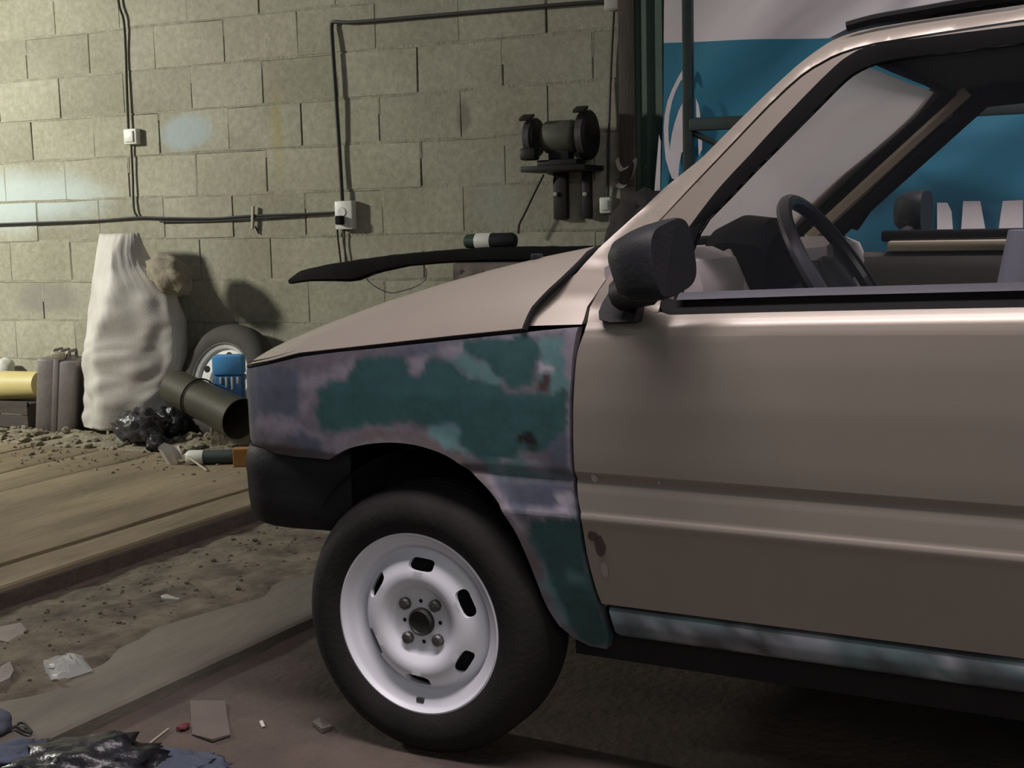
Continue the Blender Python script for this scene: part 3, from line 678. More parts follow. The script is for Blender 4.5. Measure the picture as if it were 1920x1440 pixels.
# sill
P = []
for x in np.linspace(0.400, 2.05, 60):
    zt = 0.341 - 0.004*min(1, max(0, (x-0.4)))
    xs_ = x + (0.0 if x > 0.41 else 0)
    P.append([(xs_, 0.05, zt+0.004), (xs_, 0.026, zt+0.002), (xs_+0.0, 0.023, zt-0.004), (xs_+0.006, 0.022, 0.318), (xs_+0.010, 0.027, 0.298), (xs_+0.014, 0.040, 0.288), (xs_+0.014, 0.08, 0.284)])
SILL = MB().grid(P).build('sill', M_PATCH, CAR, angle=50); SILL['label'] = 'door sill with mottled teal and grey primer'
cl = []
for v in SILL.data.vertices:
    x, z = v.co.x, v.co.z
    a_ = nz(x, z, 0, 7)+0.5*nz(x, z, 2, 18); b_ = nz(x, z, 9, 6)+0.5*nz(x, z, 4, 21)
    c = np.array((0.115, 0.165, 0.172))
    if 0.53 < x < 0.70 and z < 0.335: c = c*0.3+np.array(BROWN)*0.7
    if a_ > 0.12: c = c*0.3+np.array((0.075, 0.075, 0.085))*0.7
    if b_ > 0.12: c = c*0.35+np.array((0.30, 0.305, 0.34))*0.65
    if x > 0.95: c = c*1.25
    cl.append((*c, 1))
ca = SILL.data.color_attributes.new('patches', 'FLOAT_COLOR', 'POINT'); ca.data.foreach_set('color', np.array(cl, dtype=np.float32).ravel())

# ---- cowl side + windscreen pillar + roof rail (outer ring), door window frame, seals
SIL = [(1120, 466), (1180, 408), (1240, 351), (1300, 303), (1375, 236), (1450, 168), (1510, 113), (1545, 82), (1566, 69), (1590, 61), (1640, 50), (1780, 29), (1920, 9)]
GAP = [(1141, 512), (1185, 461), (1230, 415), (1265, 378), (1299, 342), (1370, 268), (1440, 195), (1500, 140), (1540, 115), (1575, 98), (1640, 80), (1780, 57), (1920, 36)]
SEO = [(1285, 430), (1341, 357), (1400, 294), (1457, 232), (1515, 172), (1560, 128), (1590, 104), (1638, 84), (1780, 64), (1920, 47)]
SEI = [(1318, 412), (1360, 370), (1401, 327), (1445, 283), (1487, 241), (1530, 198), (1573, 155), (1600, 134), (1640, 117), (1690, 107), (1810, 92), (1920, 78)]
sil = smooth_line(CSL(SIL, lambda x, z: SYC(x, z)+0.03*min(1, max(0, (z-0.96)/0.1))), 2); gap = smooth_line(CSL(GAP, lambda x, z: 0.5*SY(x, z)+0.5*SYC(x, z)), 2)
seo = smooth_line(CSL(SEO), 2); sei = smooth_line(CSL(SEI), 2)
def ext(line, x, dz=0.004): return line+[(x, line[-1][1]+dz)]
sil = ext(sil, 1.44); gap = ext(gap, 1.44); seo = ext(seo, 1.36); sei = ext(sei, 1.34)
# cowl side panel joined to the pillar; slot towards the bonnet
cow = CSL([(988, 611), (1004, 580), (1022, 547)], SYC)
cowl_poly = [cow[0], cow[1], cow[2], (0.322, 0.944), (0.335, 0.962)] + sil + gap[::-1] + CSL([(1120, 540), (1098, 575), (1090, 600), (1087, 609)]) 
_gp = np.array(densify(gap, 0.002))
def ring_y(x, z):
    d = float(np.sqrt(np.min((_gp[:, 0]-x)**2+(_gp[:, 1]-z)**2)))
    return SYC(x, z)+0.034*min(1, max(0, (z-0.96)/0.1))*min(1.2, d/0.030)**2
o = panel(cowl_poly, ring_y, 0.012, 0.03).build('pillar_panel', M_PAINT, CAR, angle=50); o['label'] = 'beige windscreen pillar and cowl side'
far_copy(o)
def wf_y(x, z):
    k = 0.45*min(1, max(0, (z-0.90)/0.08)); a_ = door_y(x, z); f = min(1, max(0, (z-1.0)/0.1))
    a_ = a_*(1-f)+SY(0.5, z)*f
    return (1-k)*a_+k*SYC(x, z)
fr_poly = [(p[0]+0.004, p[1]-0.004) for p in gap] + [(1.39, belt(1.39)), (1.36, belt(1.36))] + seo[::-1] + [(0.515, 0.985), (0.500, 0.93), (0.497, 0.880)] + CSL([(1096, 603), (1101, 577), (1122, 543)])
fr_poly = [(p[0], p[1]) for p in fr_poly]
o = panel(fr_poly, wf_y, 0.012, 0.03).build('window_frame', M_PAINT, DOOR, angle=50)
fr_far = o
# black glazing seal
seal_poly = seo + [(1.36, belt(1.36)-0.002)] + [(x, belt(x)-0.004) for x in (1.1, 0.9, 0.7, 0.51)] + [(0.497, 0.89), (0.502, 0.94), (0.515, 0.985)]
inner = sei + [(1.34, belt(1.34)+0.026)] + [(x, belt(x)+0.026) for x in (1.1, 0.9, 0.7, 0.535)] + [(0.522, 0.925), (0.528, 0.96), (0.545, 1.01)]
def ring_strip(A, B, fa, fb):
    def rs_(L_, n):
        L_ = L_+[L_[0]]; d = [0]
        for i in range(len(L_)-1): d.append(d[-1]+math.dist(L_[i], L_[i+1]))
        t = np.linspace(0, d[-1], n, endpoint=False)
        return [(float(np.interp(q, d, [p[0] for p in L_])), float(np.interp(q, d, [p[1] for p in L_]))) for q in t]
    n = 160; A = rs_(A, n); B = rs_(B, n); P = []
    for i in range(n+1):
        a_, b_ = A[i % n], B[i % n]
        P.append([(a_[0], fa(*a_)+0.012, a_[1]), (a_[0], fa(*a_)-0.001, a_[1])]+[(a_[0]+(b_[0]-a_[0])*q, fa(a_[0]+(b_[0]-a_[0])*q, a_[1]+(b_[1]-a_[1])*q)+0.006*math.sin(q*3.1)*0-0.002+0.010*q, a_[1]+(b_[1]-a_[1])*q) for q in (0.3, 0.7, 1.0)]+[(b_[0], fb(*b_)+0.03, b_[1])])
    return MB().grid(P)
SEAL = ring_strip(seal_poly, inner, wf_y, wf_y).build('window_seal', M_BLACK, DOOR, angle=40); SEAL['label'] = 'black rubber window seal'
MB().grid([[(x, wf_y(x, belt(x)+0.01)-0.006, belt(x)+0.020), (x, wf_y(x, belt(x)+0.02)-0.007, belt(x)+0.025), (x, wf_y(x, belt(x)+0.02)+0.004, belt(x)+0.032)] for x in np.linspace(0.53, 1.36, 40)]).build('belt_strip', mat('worn_grey_rubber', (0.045, 0.044, 0.058), 0.6), DOOR)
mb = panel([(p[0], p[1]) for p in inner], lambda x, z: wf_y(x, z)+0.016, 0.03, 0.003)
PANE = mb.build('window_pane', M_GLASS, DOOR)
MB().box((0.5155, 0.053, 0.905), (0.008, 0.012, 0.055)).build('quarter_divider', M_PAINT, DOOR, smooth=False)

# ---- windscreen
E0 = cs(1124, 468, SYC); E1 = cs(1562, 74, SYC)
def shield(t, s, dx=0.0):
    x = E0[0]+(E1[0]-E0[0])*t; z = E0[1]+(E1[1]-E0[1])*t; yn = SYC(0, z)+0.012
    y = yn+(CW-2*yn)*s; b_ = 1-(2*s-1)**2
    return (x-(0.075-0.02*t)*b_+0.012+dx, y, z+0.02*t*b_)
ws = MB().grid([[shield(t, s) for s in np.linspace(0.015, 0.985, 25)] for t in np.linspace(0.03, 0.97, 15)]).build('windscreen', M_SHIELD, CAR); ws['label'] = 'dusty windscreen glass'
loop = [shield(t, 0.0) for t in np.linspace(0, 1, 14)]+[shield(1.0, s) for s in np.linspace(0.05, 0.95, 20)]+[shield(t, 1.0) for t in np.linspace(1, 0, 14)]+[shield(0.0, s) for s in np.linspace(0.95, 0.05, 20)]
loop = [(p[0]+0.012, p[1]+(0.022 if p[1] < CW/2 else -0.022)*(abs(p[1]-CW/2) > 0.4), p[2]-0.004) for p in loop]
MB().tube(loop+[loop[0]], 0.010, 8, cap=False).build('windscreen_seal', M_BLACK, CAR)
# inner faces of both screen pillars: beige trim between black seals
def pillar_pt(t, s, inw): 
    p = shield(t, s); return (p[0]+0.022+inw, p[1]+(0.012 if s < 0.5 else -0.012), p[2]-0.006)
for s in (0.0, 1.0):
    if s == 0.0: continue
    o = MB().tube([pillar_pt(t, s, 0.030) for t in np.linspace(0.0, 1, 10)], 0.021, 8).build('pillar_trim', mat('cream_trim', (0.50, 0.43, 0.32), 0.7, var=0.05), CAR)
    MB().tube([pillar_pt(t, s, 0.085) for t in np.linspace(-0.02, 1.04, 10)], 0.022, 8).build('door_seal', M_BLACK, CAR)
    MB().tube([pillar_pt(t, s, -0.002) for t in np.linspace(0.0, 1, 10)], 0.016, 8).build('screen_seal', M_BLACK, CAR)

# ---- roof
P = []
xs_r = [E1[0]-0.02, E1[0]+0.01, E1[0]+0.05, E1[0]+0.12, E1[0]+0.3, 1.3, 1.7, 2.1, 2.35, 2.5]
for x in xs_r:
    row = []
    zr_ = float(np.interp(x, [p[0] for p in sil[10:]], [p[1] for p in sil[10:]])) if x < 1.44 else 1.362-0.02*max(0, x-2.1)/0.4
    zr_ = max(zr_, E1[1]-0.004) if x < 1.0 else zr_
    for y in np.linspace(0.215, CW-0.215, 21):
        q = (2*(y-0.215)/(CW-0.43)-1); b_ = 1-q*q
        row.append((x-(0.055*b_ if x < 0.9 else 0.03*b_ if x < 1.2 else 0), y, zr_+0.010+0.036*b_))
    P.append(row)
ROOF = MB().grid(P).build('roof', M_PAINT, CAR, angle=60)
MB().grid([[(p[0]+0.03, p[1], p[2]-0.025) for p in row] for row in P]).build('headliner', mat('dark_headliner', (0.05, 0.047, 0.045), 0.9), CAR)
dr_ = smooth_line([(cs(x, y, lambda a, c: 0.185)[0], 0.185, cs(x, y, lambda a, c: 0.185)[1]) for x, y in [(1588, 50), (1640, 36), (1720, 22), (1800, 8), (1900, -6)]]+[(1.44, 0.185, 1.380)], 3)
o = MB().tube(dr_, 0.0085, 8).build('roof_drip_strip', M_BLACK, CAR); far_copy(o)

# ---- rear body beyond the door (outside the frame, kept plain but complete)
qp = [(1.41, 0.345), (1.41, 0.90), (1.43, 1.34), (2.10, 1.335), (2.45, 1.25), (2.62, 0.93), (2.66, 0.62), (2.66, 0.36), (2.50, 0.35)] + [(2.18+0.30*math.cos(w), 0.30+0.30*math.sin(w)) for w in np.linspace(0.15, math.pi-0.15, 16)] + [(1.86, 0.345)]
qw = [(1.50, 0.93), (1.52, 1.28), (2.08, 1.275), (2.32, 1.20), (2.42, 0.95)]
o = panel(qp, lambda x, z: SY(0.5, z)+max(0, x-2.3)*0.12, 0.03, 0.02).build('rear_quarter', M_PAINT, CAR); far_copy(o)
o = panel(qw, lambda x, z: SY(0.5, z)-0.004+max(0, x-2.3)*0.12, 0.03, 0.01).build('quarter_window', mat('dark_glass', (0.01, 0.011, 0.012), 0.1), CAR); far_copy(o)
MB().grid([[(2.64, 0.06, 0.36), (2.64, CW-0.06, 0.36)], [(2.66, 0.05, 0.62), (2.66, CW-0.05, 0.62)], [(2.62, 0.07, 0.93), (2.62, CW-0.07, 0.93)], [(2.44, 0.16, 1.33), (2.44, CW-0.16, 1.33)]]).build('tailgate', M_PAINT, CAR, smooth=False)
MB().box((2.67, CW/2, 0.46), (0.08, CW-0.04, 0.16), bev=0.02).build('rear_bumper', M_PLASTIC, CAR)
o = MB().box((1.43, 0.175, 1.1), (0.12, 0.04, 0.48), rot=Matrix.Rotation(-0.27, 3, 'X')).build('centre_pillar', M_CHAR, CAR, smooth=False); far_copy(o)

# ---- far door: inner skin, belt, window frame and mirror seen through the cabin
FB = 0.958
yo = CW-0.07
MB().grid([[(x, yo-0.035, 0.32), (x, yo-0.045, 0.60), (x, yo-0.045, FB-0.06), (x, yo-0.03, FB-0.03), (x, yo-0.005, FB-0.018)] for x in np.linspace(0.36, XR, 12)]).build('inner_door_card', mat('dark_brown_door_card', (0.075, 0.068, 0.060), 0.8, var=0.2, scale=4), CAR)
MB().box(((0.62+XR)/2, yo-0.012, FB-0.004), (XR-0.62, 0.035, 0.028), bev=0.008).build('inner_belt_trim', mat('cream_trim', (0.50, 0.43, 0.32)), CAR)
MB().box(((0.60+XR)/2, yo+0.006, FB+0.022), (XR-0.60, 0.03, 0.030), bev=0.008).build('inner_belt_seal', M_BLACK, CAR)
P = []
for z in np.linspace(0.345, 0.94, 12): P.append([(float(np.interp(z, DZ, DX)) if z < 0.88 else 0.4, CW-SY(0.5, min(z, 0.93)), z), (XR, CW-SY(0.5, min(z, 0.93)), z)])
MB().grid(P).build('far_door_skin', M_PAINT, CAR)
o = far_copy(fr_far, 'far_window_frame'); o.parent = CAR
o = far_copy(PANE, 'far_window_pane'); o.parent = CAR
ff = [(p[0], CW-wf_y(*p)-0.02, p[1]-0.008) for p in seo]
MB().tube(ff, 0.026, 8).build('far_frame_seal', M_BLACK, CAR)
fm = CP(1716, 398, 1.50)
mb = MB()
for k_ in range(1): pass
Pm = []
for i, (dx, sc_) in enumerate([(-0.05, 0.2), (-0.045, 0.6), (-0.03, 0.85), (0, 0.98), (0.02, 1.0), (0.03, 0.97)]):
    Pm.append([(fm[0]+dx, 1.50+0.095*sc_*math.copysign(abs(math.cos(w))**0.6, math.cos(w)), fm[1]+0.058*sc_*math.copysign(abs(math.sin(w))**0.6, math.sin(w))) for w in np.linspace(0, 2*math.pi, 24, endpoint=False)])
mb.grid(Pm, close_u=True); n_ = 24; mb.f.append(tuple(range(n_))); mb.f.append(tuple(range(5*n_, 6*n_))[::-1])
mb.tube([(fm[0], 1.42, fm[1]-0.05), (fm[0]-0.02, CW-0.06, fm[1]-0.075)], 0.02, 8)
mb.build('far_door_mirror', M_PLASTIC, CAR)

# ---- near door mirror: foot, housing, glass
def slab(rings):
    mb = MB(); mb.grid(rings, close_u=True); n = len(rings[0]); mb.f.append(tuple(range(n))); mb.f.append(tuple(range((len(rings)-1)*n, len(rings)*n))[::-1]); return mb
foot = CSL([(1126, 600), (1124, 585), (1134, 565), (1147, 545), (1160, 536), (1205, 536), (1207, 570), (1200, 604), (1150, 606)])
fx = sum(p[0] for p in foot)/len(foot); fz = sum(p[1] for p in foot)/len(foot)
foot_o = slab([[(fx+(x-fx)*q, wf_y(x, z)+dy, fz+(z-fz)*q) for x, z in densify(foot, 0.01)] for q, dy in ((1.0, 0.02), (1.0, -0.014), (0.9, -0.024))])
MIR = foot_o.build('door_mirror', M_PLASTIC, DOOR, angle=40); MIR['label'] = 'black plastic door mirror'
MC = (0.537, -0.080, 0.972)
def rrect(n, e): return [(math.copysign(abs(math.cos(w))**e, math.cos(w)), math.copysign(abs(math.sin(w))**e, math.sin(w))) for w in np.linspace(0, 2*math.pi, n, endpoint=False)]
rings = []
for dx, sc_, sh in [(-0.062, 0.25, 0), (-0.058, 0.55, 0), (-0.045, 0.80, 0), (-0.022, 0.95, 0), (0.005, 1.0, 0), (0.026, 1.0, 0), (0.032, 0.96, 0)]:
    rings.append([(MC[0]+dx+0.20*a_*0.062*sc_ - 0.010*c_, MC[1]+a_*0.062*sc_, MC[2]+c_*0.059*sc_+0.014*a_*sc_ + dx*0.15) for a_, c_ in rrect(32, 0.55)])
# housing is a child of the door (thing > part > piece)
hs = slab(rings); hs.tube([(MC[0]-0.04, MC[1]+0.06, MC[2]-0.045), (fx+0.012, 0.012, fz+0.02)], [0.034, 0.030], 10)
hs.build('mirror_housing', M_PLASTIC, DOOR, angle=45)
mg = slab([[(MC[0]+dx+0.20*a_*0.062 - 0.010*c_, MC[1]+a_*0.054, MC[2]+c_*0.050+0.014*a_) for a_, c_ in rrect(32, 0.55)] for dx in (0.030, 0.0335)])
mg.build('mirror_glass', mat('mirror_glass', (0.016, 0.016, 0.018), 0.4), DOOR, smooth=False)

# ---- dashboard, instrument pod, steering wheel, seat
dx0 = E0[0]+0.02
P = []
for y in np.linspace(0.07, CW-0.07, 24):
    b_ = 1-(2*(y-0.07)/(CW-0.14)-1)**2
    P.append([(dx0-0.06*b_, y, 0.955), (0.44, y, 0.985), (0.50, y, 0.985), (0.545, y, 0.965), (0.565, y, 0.92), (0.555, y, 0.80), (0.50, y, 0.62), (0.40, y, 0.60)])
mb = MB().grid(P); mb.f.append(tuple(range(8))); mb.f.append(tuple(range(23*8, 24*8))[::-1])
DASH = mb.build('dashboard', M_LINER, CAR, angle=40); DASH['label'] = 'pale grey dashboard'
MB().box((0.53, 0.10, 0.90), (0.05, 0.05, 0.06), bev=0.012).build('side_vent', M_CHAR, DASH)
pod = []
for y in np.linspace(0.31, 0.57, 14):
    b_ = (1-abs((y-0.44)/0.13)**3)
    pod.append([(0.475, y, 0.93), (0.485, y, 0.985+0.035*b_), (0.53, y, 0.992+0.05*b_), (0.585, y, 0.985+0.05*b_), (0.605, y, 0.965+0.045*b_), (0.60, y, 0.88), (0.60, y, 0.80), (0.50, y, 0.78)])
mb = MB().grid(pod); mb.f.append(tuple(range(8))); mb.f.append(tuple(range(13*8, 14*8))[::-1])
POD = mb.build('instrument_pod', M_BLACK, CAR, angle=40); POD['label'] = 'black instrument cowl'
for yy, zz in ((0.306, 0.93), (0.306, 0.885)):
    MB().box((0.545, yy, zz), (0.028, 0.012, 0.10), rot=Matrix.Rotation(-0.45, 3, 'Y'), bev=0.004).build('fin', M_LINER, POD) if zz > 0.9 else None
MB().box((0.500, 0.306, 0.905), (0.035, 0.012, 0.10), rot=Matrix.Rotation(-0.45, 3, 'Y'), bev=0.004).build('fin', M_LINER, POD)
SW = CP(1580, 530, 0.37); sc3 = Vector((SW[0], 0.37, SW[1])); tilt = math.radians(33)
e_y = Vector((0, 1, 0)); e_u = Vector((-math.sin(tilt), 0, math.cos(tilt))); e_n = Vector((math.cos(tilt), 0, math.sin(tilt)))
sw = empty('steering_wheel', (0, 0, 0), 0, CAR)
MB().tube([sc3+0.182*(e_y*math.cos(w)+e_u*math.sin(w)) for w in np.linspace(0, 2*math.pi, 49)], 0.0145, 10, cap=False).build('rim', mat('steering_rim_plastic', (0.028, 0.028, 0.034), 0.35, var=0.1), sw)
MB().lathe([(0.0, 0.012), (0.045, 0.010), (0.062, -0.002), (0.064, -0.03), (0.0, -0.03)], 20, M=Matrix.Translation(sc3)@Matrix(((e_y.x, e_u.x, e_n.x, 0), (e_y.y, e_u.y, e_n.y, 0), (e_y.z, e_u.z, e_n.z, 0), (0, 0, 0, 1)))).build('hub', M_CHAR, sw)
for w in (math.radians(18), math.radians(162), math.radians(270)):
    d = e_y*math.cos(w)+e_u*math.sin(w); s_ = d.cross(e_n)
    P = [[sc3+d*r_+s_*wd_*q-e_n*0.008 for q in (-1, 1)]+[sc3+d*r_+s_*wd_*q-e_n*0.022 for q in (1, -1)] for r_, wd_ in ((0.04, 0.045), (0.10, 0.030), (0.175, 0.040))]
    MB().grid(P, close_u=True).build('spoke', M_CHAR, sw)
MB().tube([sc3-e_n*0.03, sc3-e_n*0.22], 0.045, 12).build('column', M_CHAR, sw)
MB().tube([sc3-e_n*0.07+e_y*-0.04, sc3-e_n*0.05+e_y*-0.17+e_u*0.02], 0.007, 6).build('stalk', M_CHAR, sw)
# driver seat back under a translucent sheet, front passenger seat
M_SEAT = mat('grey_seat_cover', (0.17, 0.17, 0.21), 0.7, var=0.1, scale=5)
xs0 = CP(1894, 430, 0.30)
for yy in (0.36, 1.06):
    st_ = empty('front_seat', (0, 0, 0), 0, CAR)
    xb = xs0[0]+0.005
    P = []
    for t in np.linspace(0, 1, 12):
        zc = 0.45+t*(xs0[1]-0.45); xc = xb-0.10*(1-t)+0.10*0; th = 0.055*(1-0.25*t)
        P.append([(xc+th+th*math.copysign(abs(math.cos(w))**0.5, math.cos(w)), yy+0.22*math.copysign(abs(math.sin(w))**0.5, math.sin(w)), zc) for w in np.linspace(0, 2*math.pi, 24, endpoint=False)])
    if yy < 0.5:
        slab(P).build('backrest', M_SEAT, st_, angle=50)
        MB().box((0.92, yy, 0.44), (0.42, 0.42, 0.12), bev=0.03).build('cushion', M_SEAT, st_)
    else:
        P = [[(x+0.22, y, min(z, 0.86)) for x, y, z in r_] for r_ in P]
        slab(P).build('backrest', M_CHAR, st_, angle=50)
        MB().box((1.1, yy, 0.44), (0.42, 0.42, 0.12), bev=0.03).build('cushion', M_CHAR, st_)

# ---- wheels
def bool_cut(o, cutter):
    md = o.modifiers.new('cut', 'BOOLEAN'); md.operation = 'DIFFERENCE'; md.object = cutter; md.solver = 'EXACT'
    dg = bpy.context.evaluated_depsgraph_get(); me = bpy.data.meshes.new_from_object(o.evaluated_get(dg))
    o.modifiers.clear(); o.data = me
    bpy.data.objects.remove(cutter)
TR = 0.270
def make_wheel():
    # turned about z; outside face looks along -z here, later turned to the car's near side
    disc = [(0.0265, 0.020), (0.060, 0.020), (0.070, 0.014), (0.080, 0.003), (0.092, -0.001), (0.106, 0.000), (0.122, 0.010), (0.134, 0.026), (0.141, 0.036), (0.146, 0.040), (0.149, 0.034), (0.152, 0.020), (0.158, 0.012), (0.170, 0.009), (0.174, 0.004), (0.178, -0.003), (0.1815, -0.002), (0.1815, 0.004), (0.176, 0.014), (0.160, 0.022), (0.156, 0.040), (0.156, 0.11), (0.170, 0.125), (0.150, 0.120), (0.149, 0.05), (0.140, 0.046), (0.130, 0.034), (0.118, 0.017), (0.104, 0.007), (0.088, 0.006), (0.078, 0.012), (0.066, 0.026), (0.0265, 0.026)]
    rim = MB().lathe(disc, 96, closed=True).build('wheel', M_WHITE, CAR, angle=40)
    cut = MB()
    for k_ in range(6):
        w = math.radians(86+60*k_); pl = []
        for q in np.linspace(0, 2*math.pi, 20, endpoint=False):
            pl.append((0.028*math.copysign(abs(math.cos(q))**0.55, math.cos(q)), 0.117+0.0115*math.copysign(abs(math.sin(q))**0.7, math.sin(q))))
        cut.prism(pl, 0.09, Matrix.Rotation(w-math.pi/2, 4, 'Z')@Matrix.Translation((0, 0, -0.04)))
    c = cut.build('cutter', M_WHITE, CAR, smooth=False); bpy.context.view_layer.update(); bool_cut(rim, c)
    rim.data.polygons.foreach_set('use_smooth', [True]*len(rim.data.polygons)); rim.data.set_sharp_from_angle(angle=math.radians(40))
    prof = [(0.176, 0.008), (0.184, -0.004), (0.200, -0.012), (0.220, -0.016), (0.238, -0.012), (0.252, -0.002), (0.262, 0.012), (0.267, 0.022), (0.2695, 0.034)]
    for g0 in (0.052, 0.076, 0.100):
        prof += [(0.270, g0-0.004), (0.2625, g0-0.003), (0.2625, g0+0.003), (0.270, g0+0.004)]
    prof += [(0.2695, 0.118), (0.267, 0.130), (0.262, 0.140), (0.250, 0.155), (0.225, 0.166), (0.195, 0.160), (0.172, 0.13)]
    ty = MB().lathe(prof, 120, closed=True).build('tyre', M_TYRE, rim, angle=40)
    for k_ in range(4):
        w = math.radians(48+90*k_)
        MB().lathe([(0.0125, 0.022), (0.0125, 0.012), (0.009, 0.008), (0.0, 0.007)], 8, M=Matrix.Translation((0.049*math.cos(w), 0.049*math.sin(w), 0))).build('wheel_bolt', M_NUT, rim, smooth=False)
        w += math.radians(45)
        MB().lathe([(0.0042, 0.021), (0.0042, 0.0193), (0.0, 0.0193)], 8, M=Matrix.Translation((0.041*math.cos(w), 0.041*math.sin(w), 0))).build('pilot_hole', M_DARK, rim, smooth=False)
    MB().lathe([(0.0285, 0.03), (0.0275, 0.012), (0.023, 0.008), (0.021, 0.012), (0.012, 0.015), (0.0, 0.015)], 24).build('hub', mat('greasy_hub', (0.030, 0.028, 0.027), 0.45, metal=0.3, var=0.3, scale=40), rim)
    MB().lathe([(0.135, 0.045), (0.03, 0.06), (0.0, 0.06)], 32).build('brake_drum', M_DARK, rim)
    MB().box((-0.006, -0.160, 0.013), (0.018, 0.010, 0.008), bev=0.002).build('balance_weight', M_NUT, rim)
    return rim
W0 = make_wheel(); W0.name = 'wheel'; W0['label'] = 'white painted steel wheel with black tyre'
# local -z outward -> car -y ; local x -> car x ; local y -> car z
WR = Matrix(((1, 0, 0, 0), (0, 0, 1, 0), (0, 1, 0, 0), (0, 0, 0, 1)))
def put_wheel(o, x, far=False):
    if far: o.matrix_local = Matrix.Translation((x, CW, TR-0.004))@Matrix.Rotation(math.pi, 4, 'Z')@WR
    else: o.matrix_local = Matrix.Translation((x, 0.004, TR-0.004))@WR
put_wheel(W0, 0.0)
def copy_tree(o, parent):
    c = o.copy(); COL.objects.link(c); c.parent = parent
    for ch in o.children: copy_tree(ch, c)
    return c
for x, far in ((0.0, True), (2.18, False), (2.18, True)):
    c = copy_tree(W0, CAR); put_wheel(c, x, far)

# ================================================================== THINGS ON THE WALL
M_CABLE = mat('black_cable', (0.018, 0.017, 0.016), 0.6)
M_WPL = mat('white_plastic', (0.62, 0.62, 0.56), 0.45, var=0.06)
M_GPL = mat('grey_plastic', (0.34, 0.33, 0.30), 0.5, var=0.1)  # plain mid grey for the lid, bolts and small chips
def cable(name, pix, r, label, y=D-0.014, sag=0.0, mtl=None):
    pts = [WL(px, py, y + 0.004*math.sin(i*1.9)) for i, (px, py) in enumerate(pix)]
    pts = [Vector(p) for p in smooth_line([tuple(p) for p in pts], 4)]
    base = pts[0].copy()
    o = MB().tube([p-base for p in pts], r, 6).build(name, mtl or M_CABLE); o.location = base
    return tag(o, label, 'cable')
cable('power_cable', [(205, -330), (212, -160), (221, -6), (232, 38), (236, 100), (238, 170), (241, 242)], 0.0058, 'twisted black cable running down to the small white switch')
cable('power_cable', [(246, 270), (249, 330), (251, 390), (258, 406)], 0.005, 'black cable dropping from the small white switch to the horizontal run')
cable('power_cable', [(-330, 430), (-160, 424), (-20, 421), (70, 418), (180, 414), (258, 408), (310, 409), (400, 410), (470, 405), (560, 402), (626, 399)], 0.0070, 'long horizontal black cable tacked across the block wall')
cable('power_cable', [(300, 416), (400, 415), (472, 410), (560, 405)], 0.0045, 'second thinner cable sagging just under the horizontal run')
cable('power_cable', [(642, 378), (637, 290), (630, 180), (624, 90), (622, 48), (628, 41), (660, 42), (780, 32), (920, 20), (1060, 8), (1140, 3)], 0.0085, 'thick black cable rising from the socket and turning right near the top', y=D-0.024)
cable('power_cable', [(1151, 22), (1146, 120), (1142, 240), (1141, 320), (1139, 372)], 0.005, 'dark cable beside the post running down to the right switch')
cable('power_cable', [(632, 424), (634, 450), (639, 492)], 0.0042, 'thin lead hanging under the wall socket, left one of two')
cable('power_cable', [(646, 430), (646, 455), (648, 496)], 0.0036, 'thin lead hanging under the wall socket, right one of two')
def wallbox(name, x0, y0, x1, y1, dep, label, cat, face=None):
    a_ = WL(x0, y0, D-dep); b_ = WL(x1, y1, D-dep); c = (a_+b_)/2
    r = empty(name, (c.x, D, c.z)); w, h = abs(b_.x-a_.x), abs(a_.z-b_.z)
    MB().box((0, -dep/2, 0), (w, dep, h), bev=0.006).build('body', M_WPL, r)
    tag(r, label, cat); return r, w, h
r, w, h = wallbox('light_switch', 230, 242, 256, 270, 0.038, 'small white surface switch on the left vertical cable', 'switch')
MB().box((-0.002, -0.041, 0), (w*0.66, 0.008, h*0.7), bev=0.002).build('rocker', M_WPL, r)
r, w, h = wallbox('wall_socket', 626, 377, 661, 430, 0.045, 'white wall socket with a dark plug in it', 'socket')
MB().lathe([(0.022, 0), (0.020, 0.004), (0, 0.004)], 20, M=Matrix.Translation((-0.006, -0.045, 0.014))@Matrix.Rotation(math.pi/2, 4, 'X')).build('outlet', M_WPL, r)
MB().box((-0.010, -0.058, -0.022), (0.030, 0.040, 0.040), bev=0.006).build('plug', M_BLACK, r)
r, w, h = wallbox('light_switch', 1123, 370, 1145, 400, 0.036, 'white switch at the foot of the cable beside the post', 'switch')
MB().box((0, -0.039, 0), (w*0.6, 0.007, h*0.6), bev=0.002).build('rocker', M_WPL, r)
r, w, h = wallbox('junction_box', 1132, -14, 1168, 16, 0.04, 'dusty junction box at the top of the wall beside the post', 'junction box')
MB().box((0, -0.042, 0), (w*0.9, 0.006, h*0.9), bev=0.002).build('lid', M_GPL, r)
c = WL(474, 408, D-0.02); r = empty('cable_clip', tuple(c)); tag(r, 'pale wooden peg wedged behind the horizontal cable', 'peg')
MB().box((0, 0, 0), (0.012, 0.014, 0.105), rot=Matrix.Rotation(0.10, 3, 'Y'), bev=0.002).build('peg', mat('pale_wood', (0.42, 0.38, 0.30), 0.8), r)
MB().tube([(0.004, 0.01, -0.04), (0.020, 0.014, -0.075)], 0.004, 6).build('splinter', M_CABLE, r)
# curled paper strip on the post
pts = [WL(x, y, D-0.09) for x, y in [(1158, 298), (1162, 312), (1168, 318), (1180, 312), (1189, 300), (1193, 304), (1190, 322), (1182, 340), (1170, 350), (1158, 346)]]
base = pts[0].copy(); P = []
for i, p in enumerate(smooth_line([tuple(q) for q in pts], 3)):
    q = Vector(p)-base; P.append([q+Vector((0.004, 0, 0.007)), q+Vector((-0.003, -0.02, -0.007))])
o = MB().grid(P).build('paper_strip', mat('old_paper', (0.34, 0.29, 0.25), 0.8)); o.location = base; tag(o, 'curled pale paper strip stuck beside the dark post', 'paper')

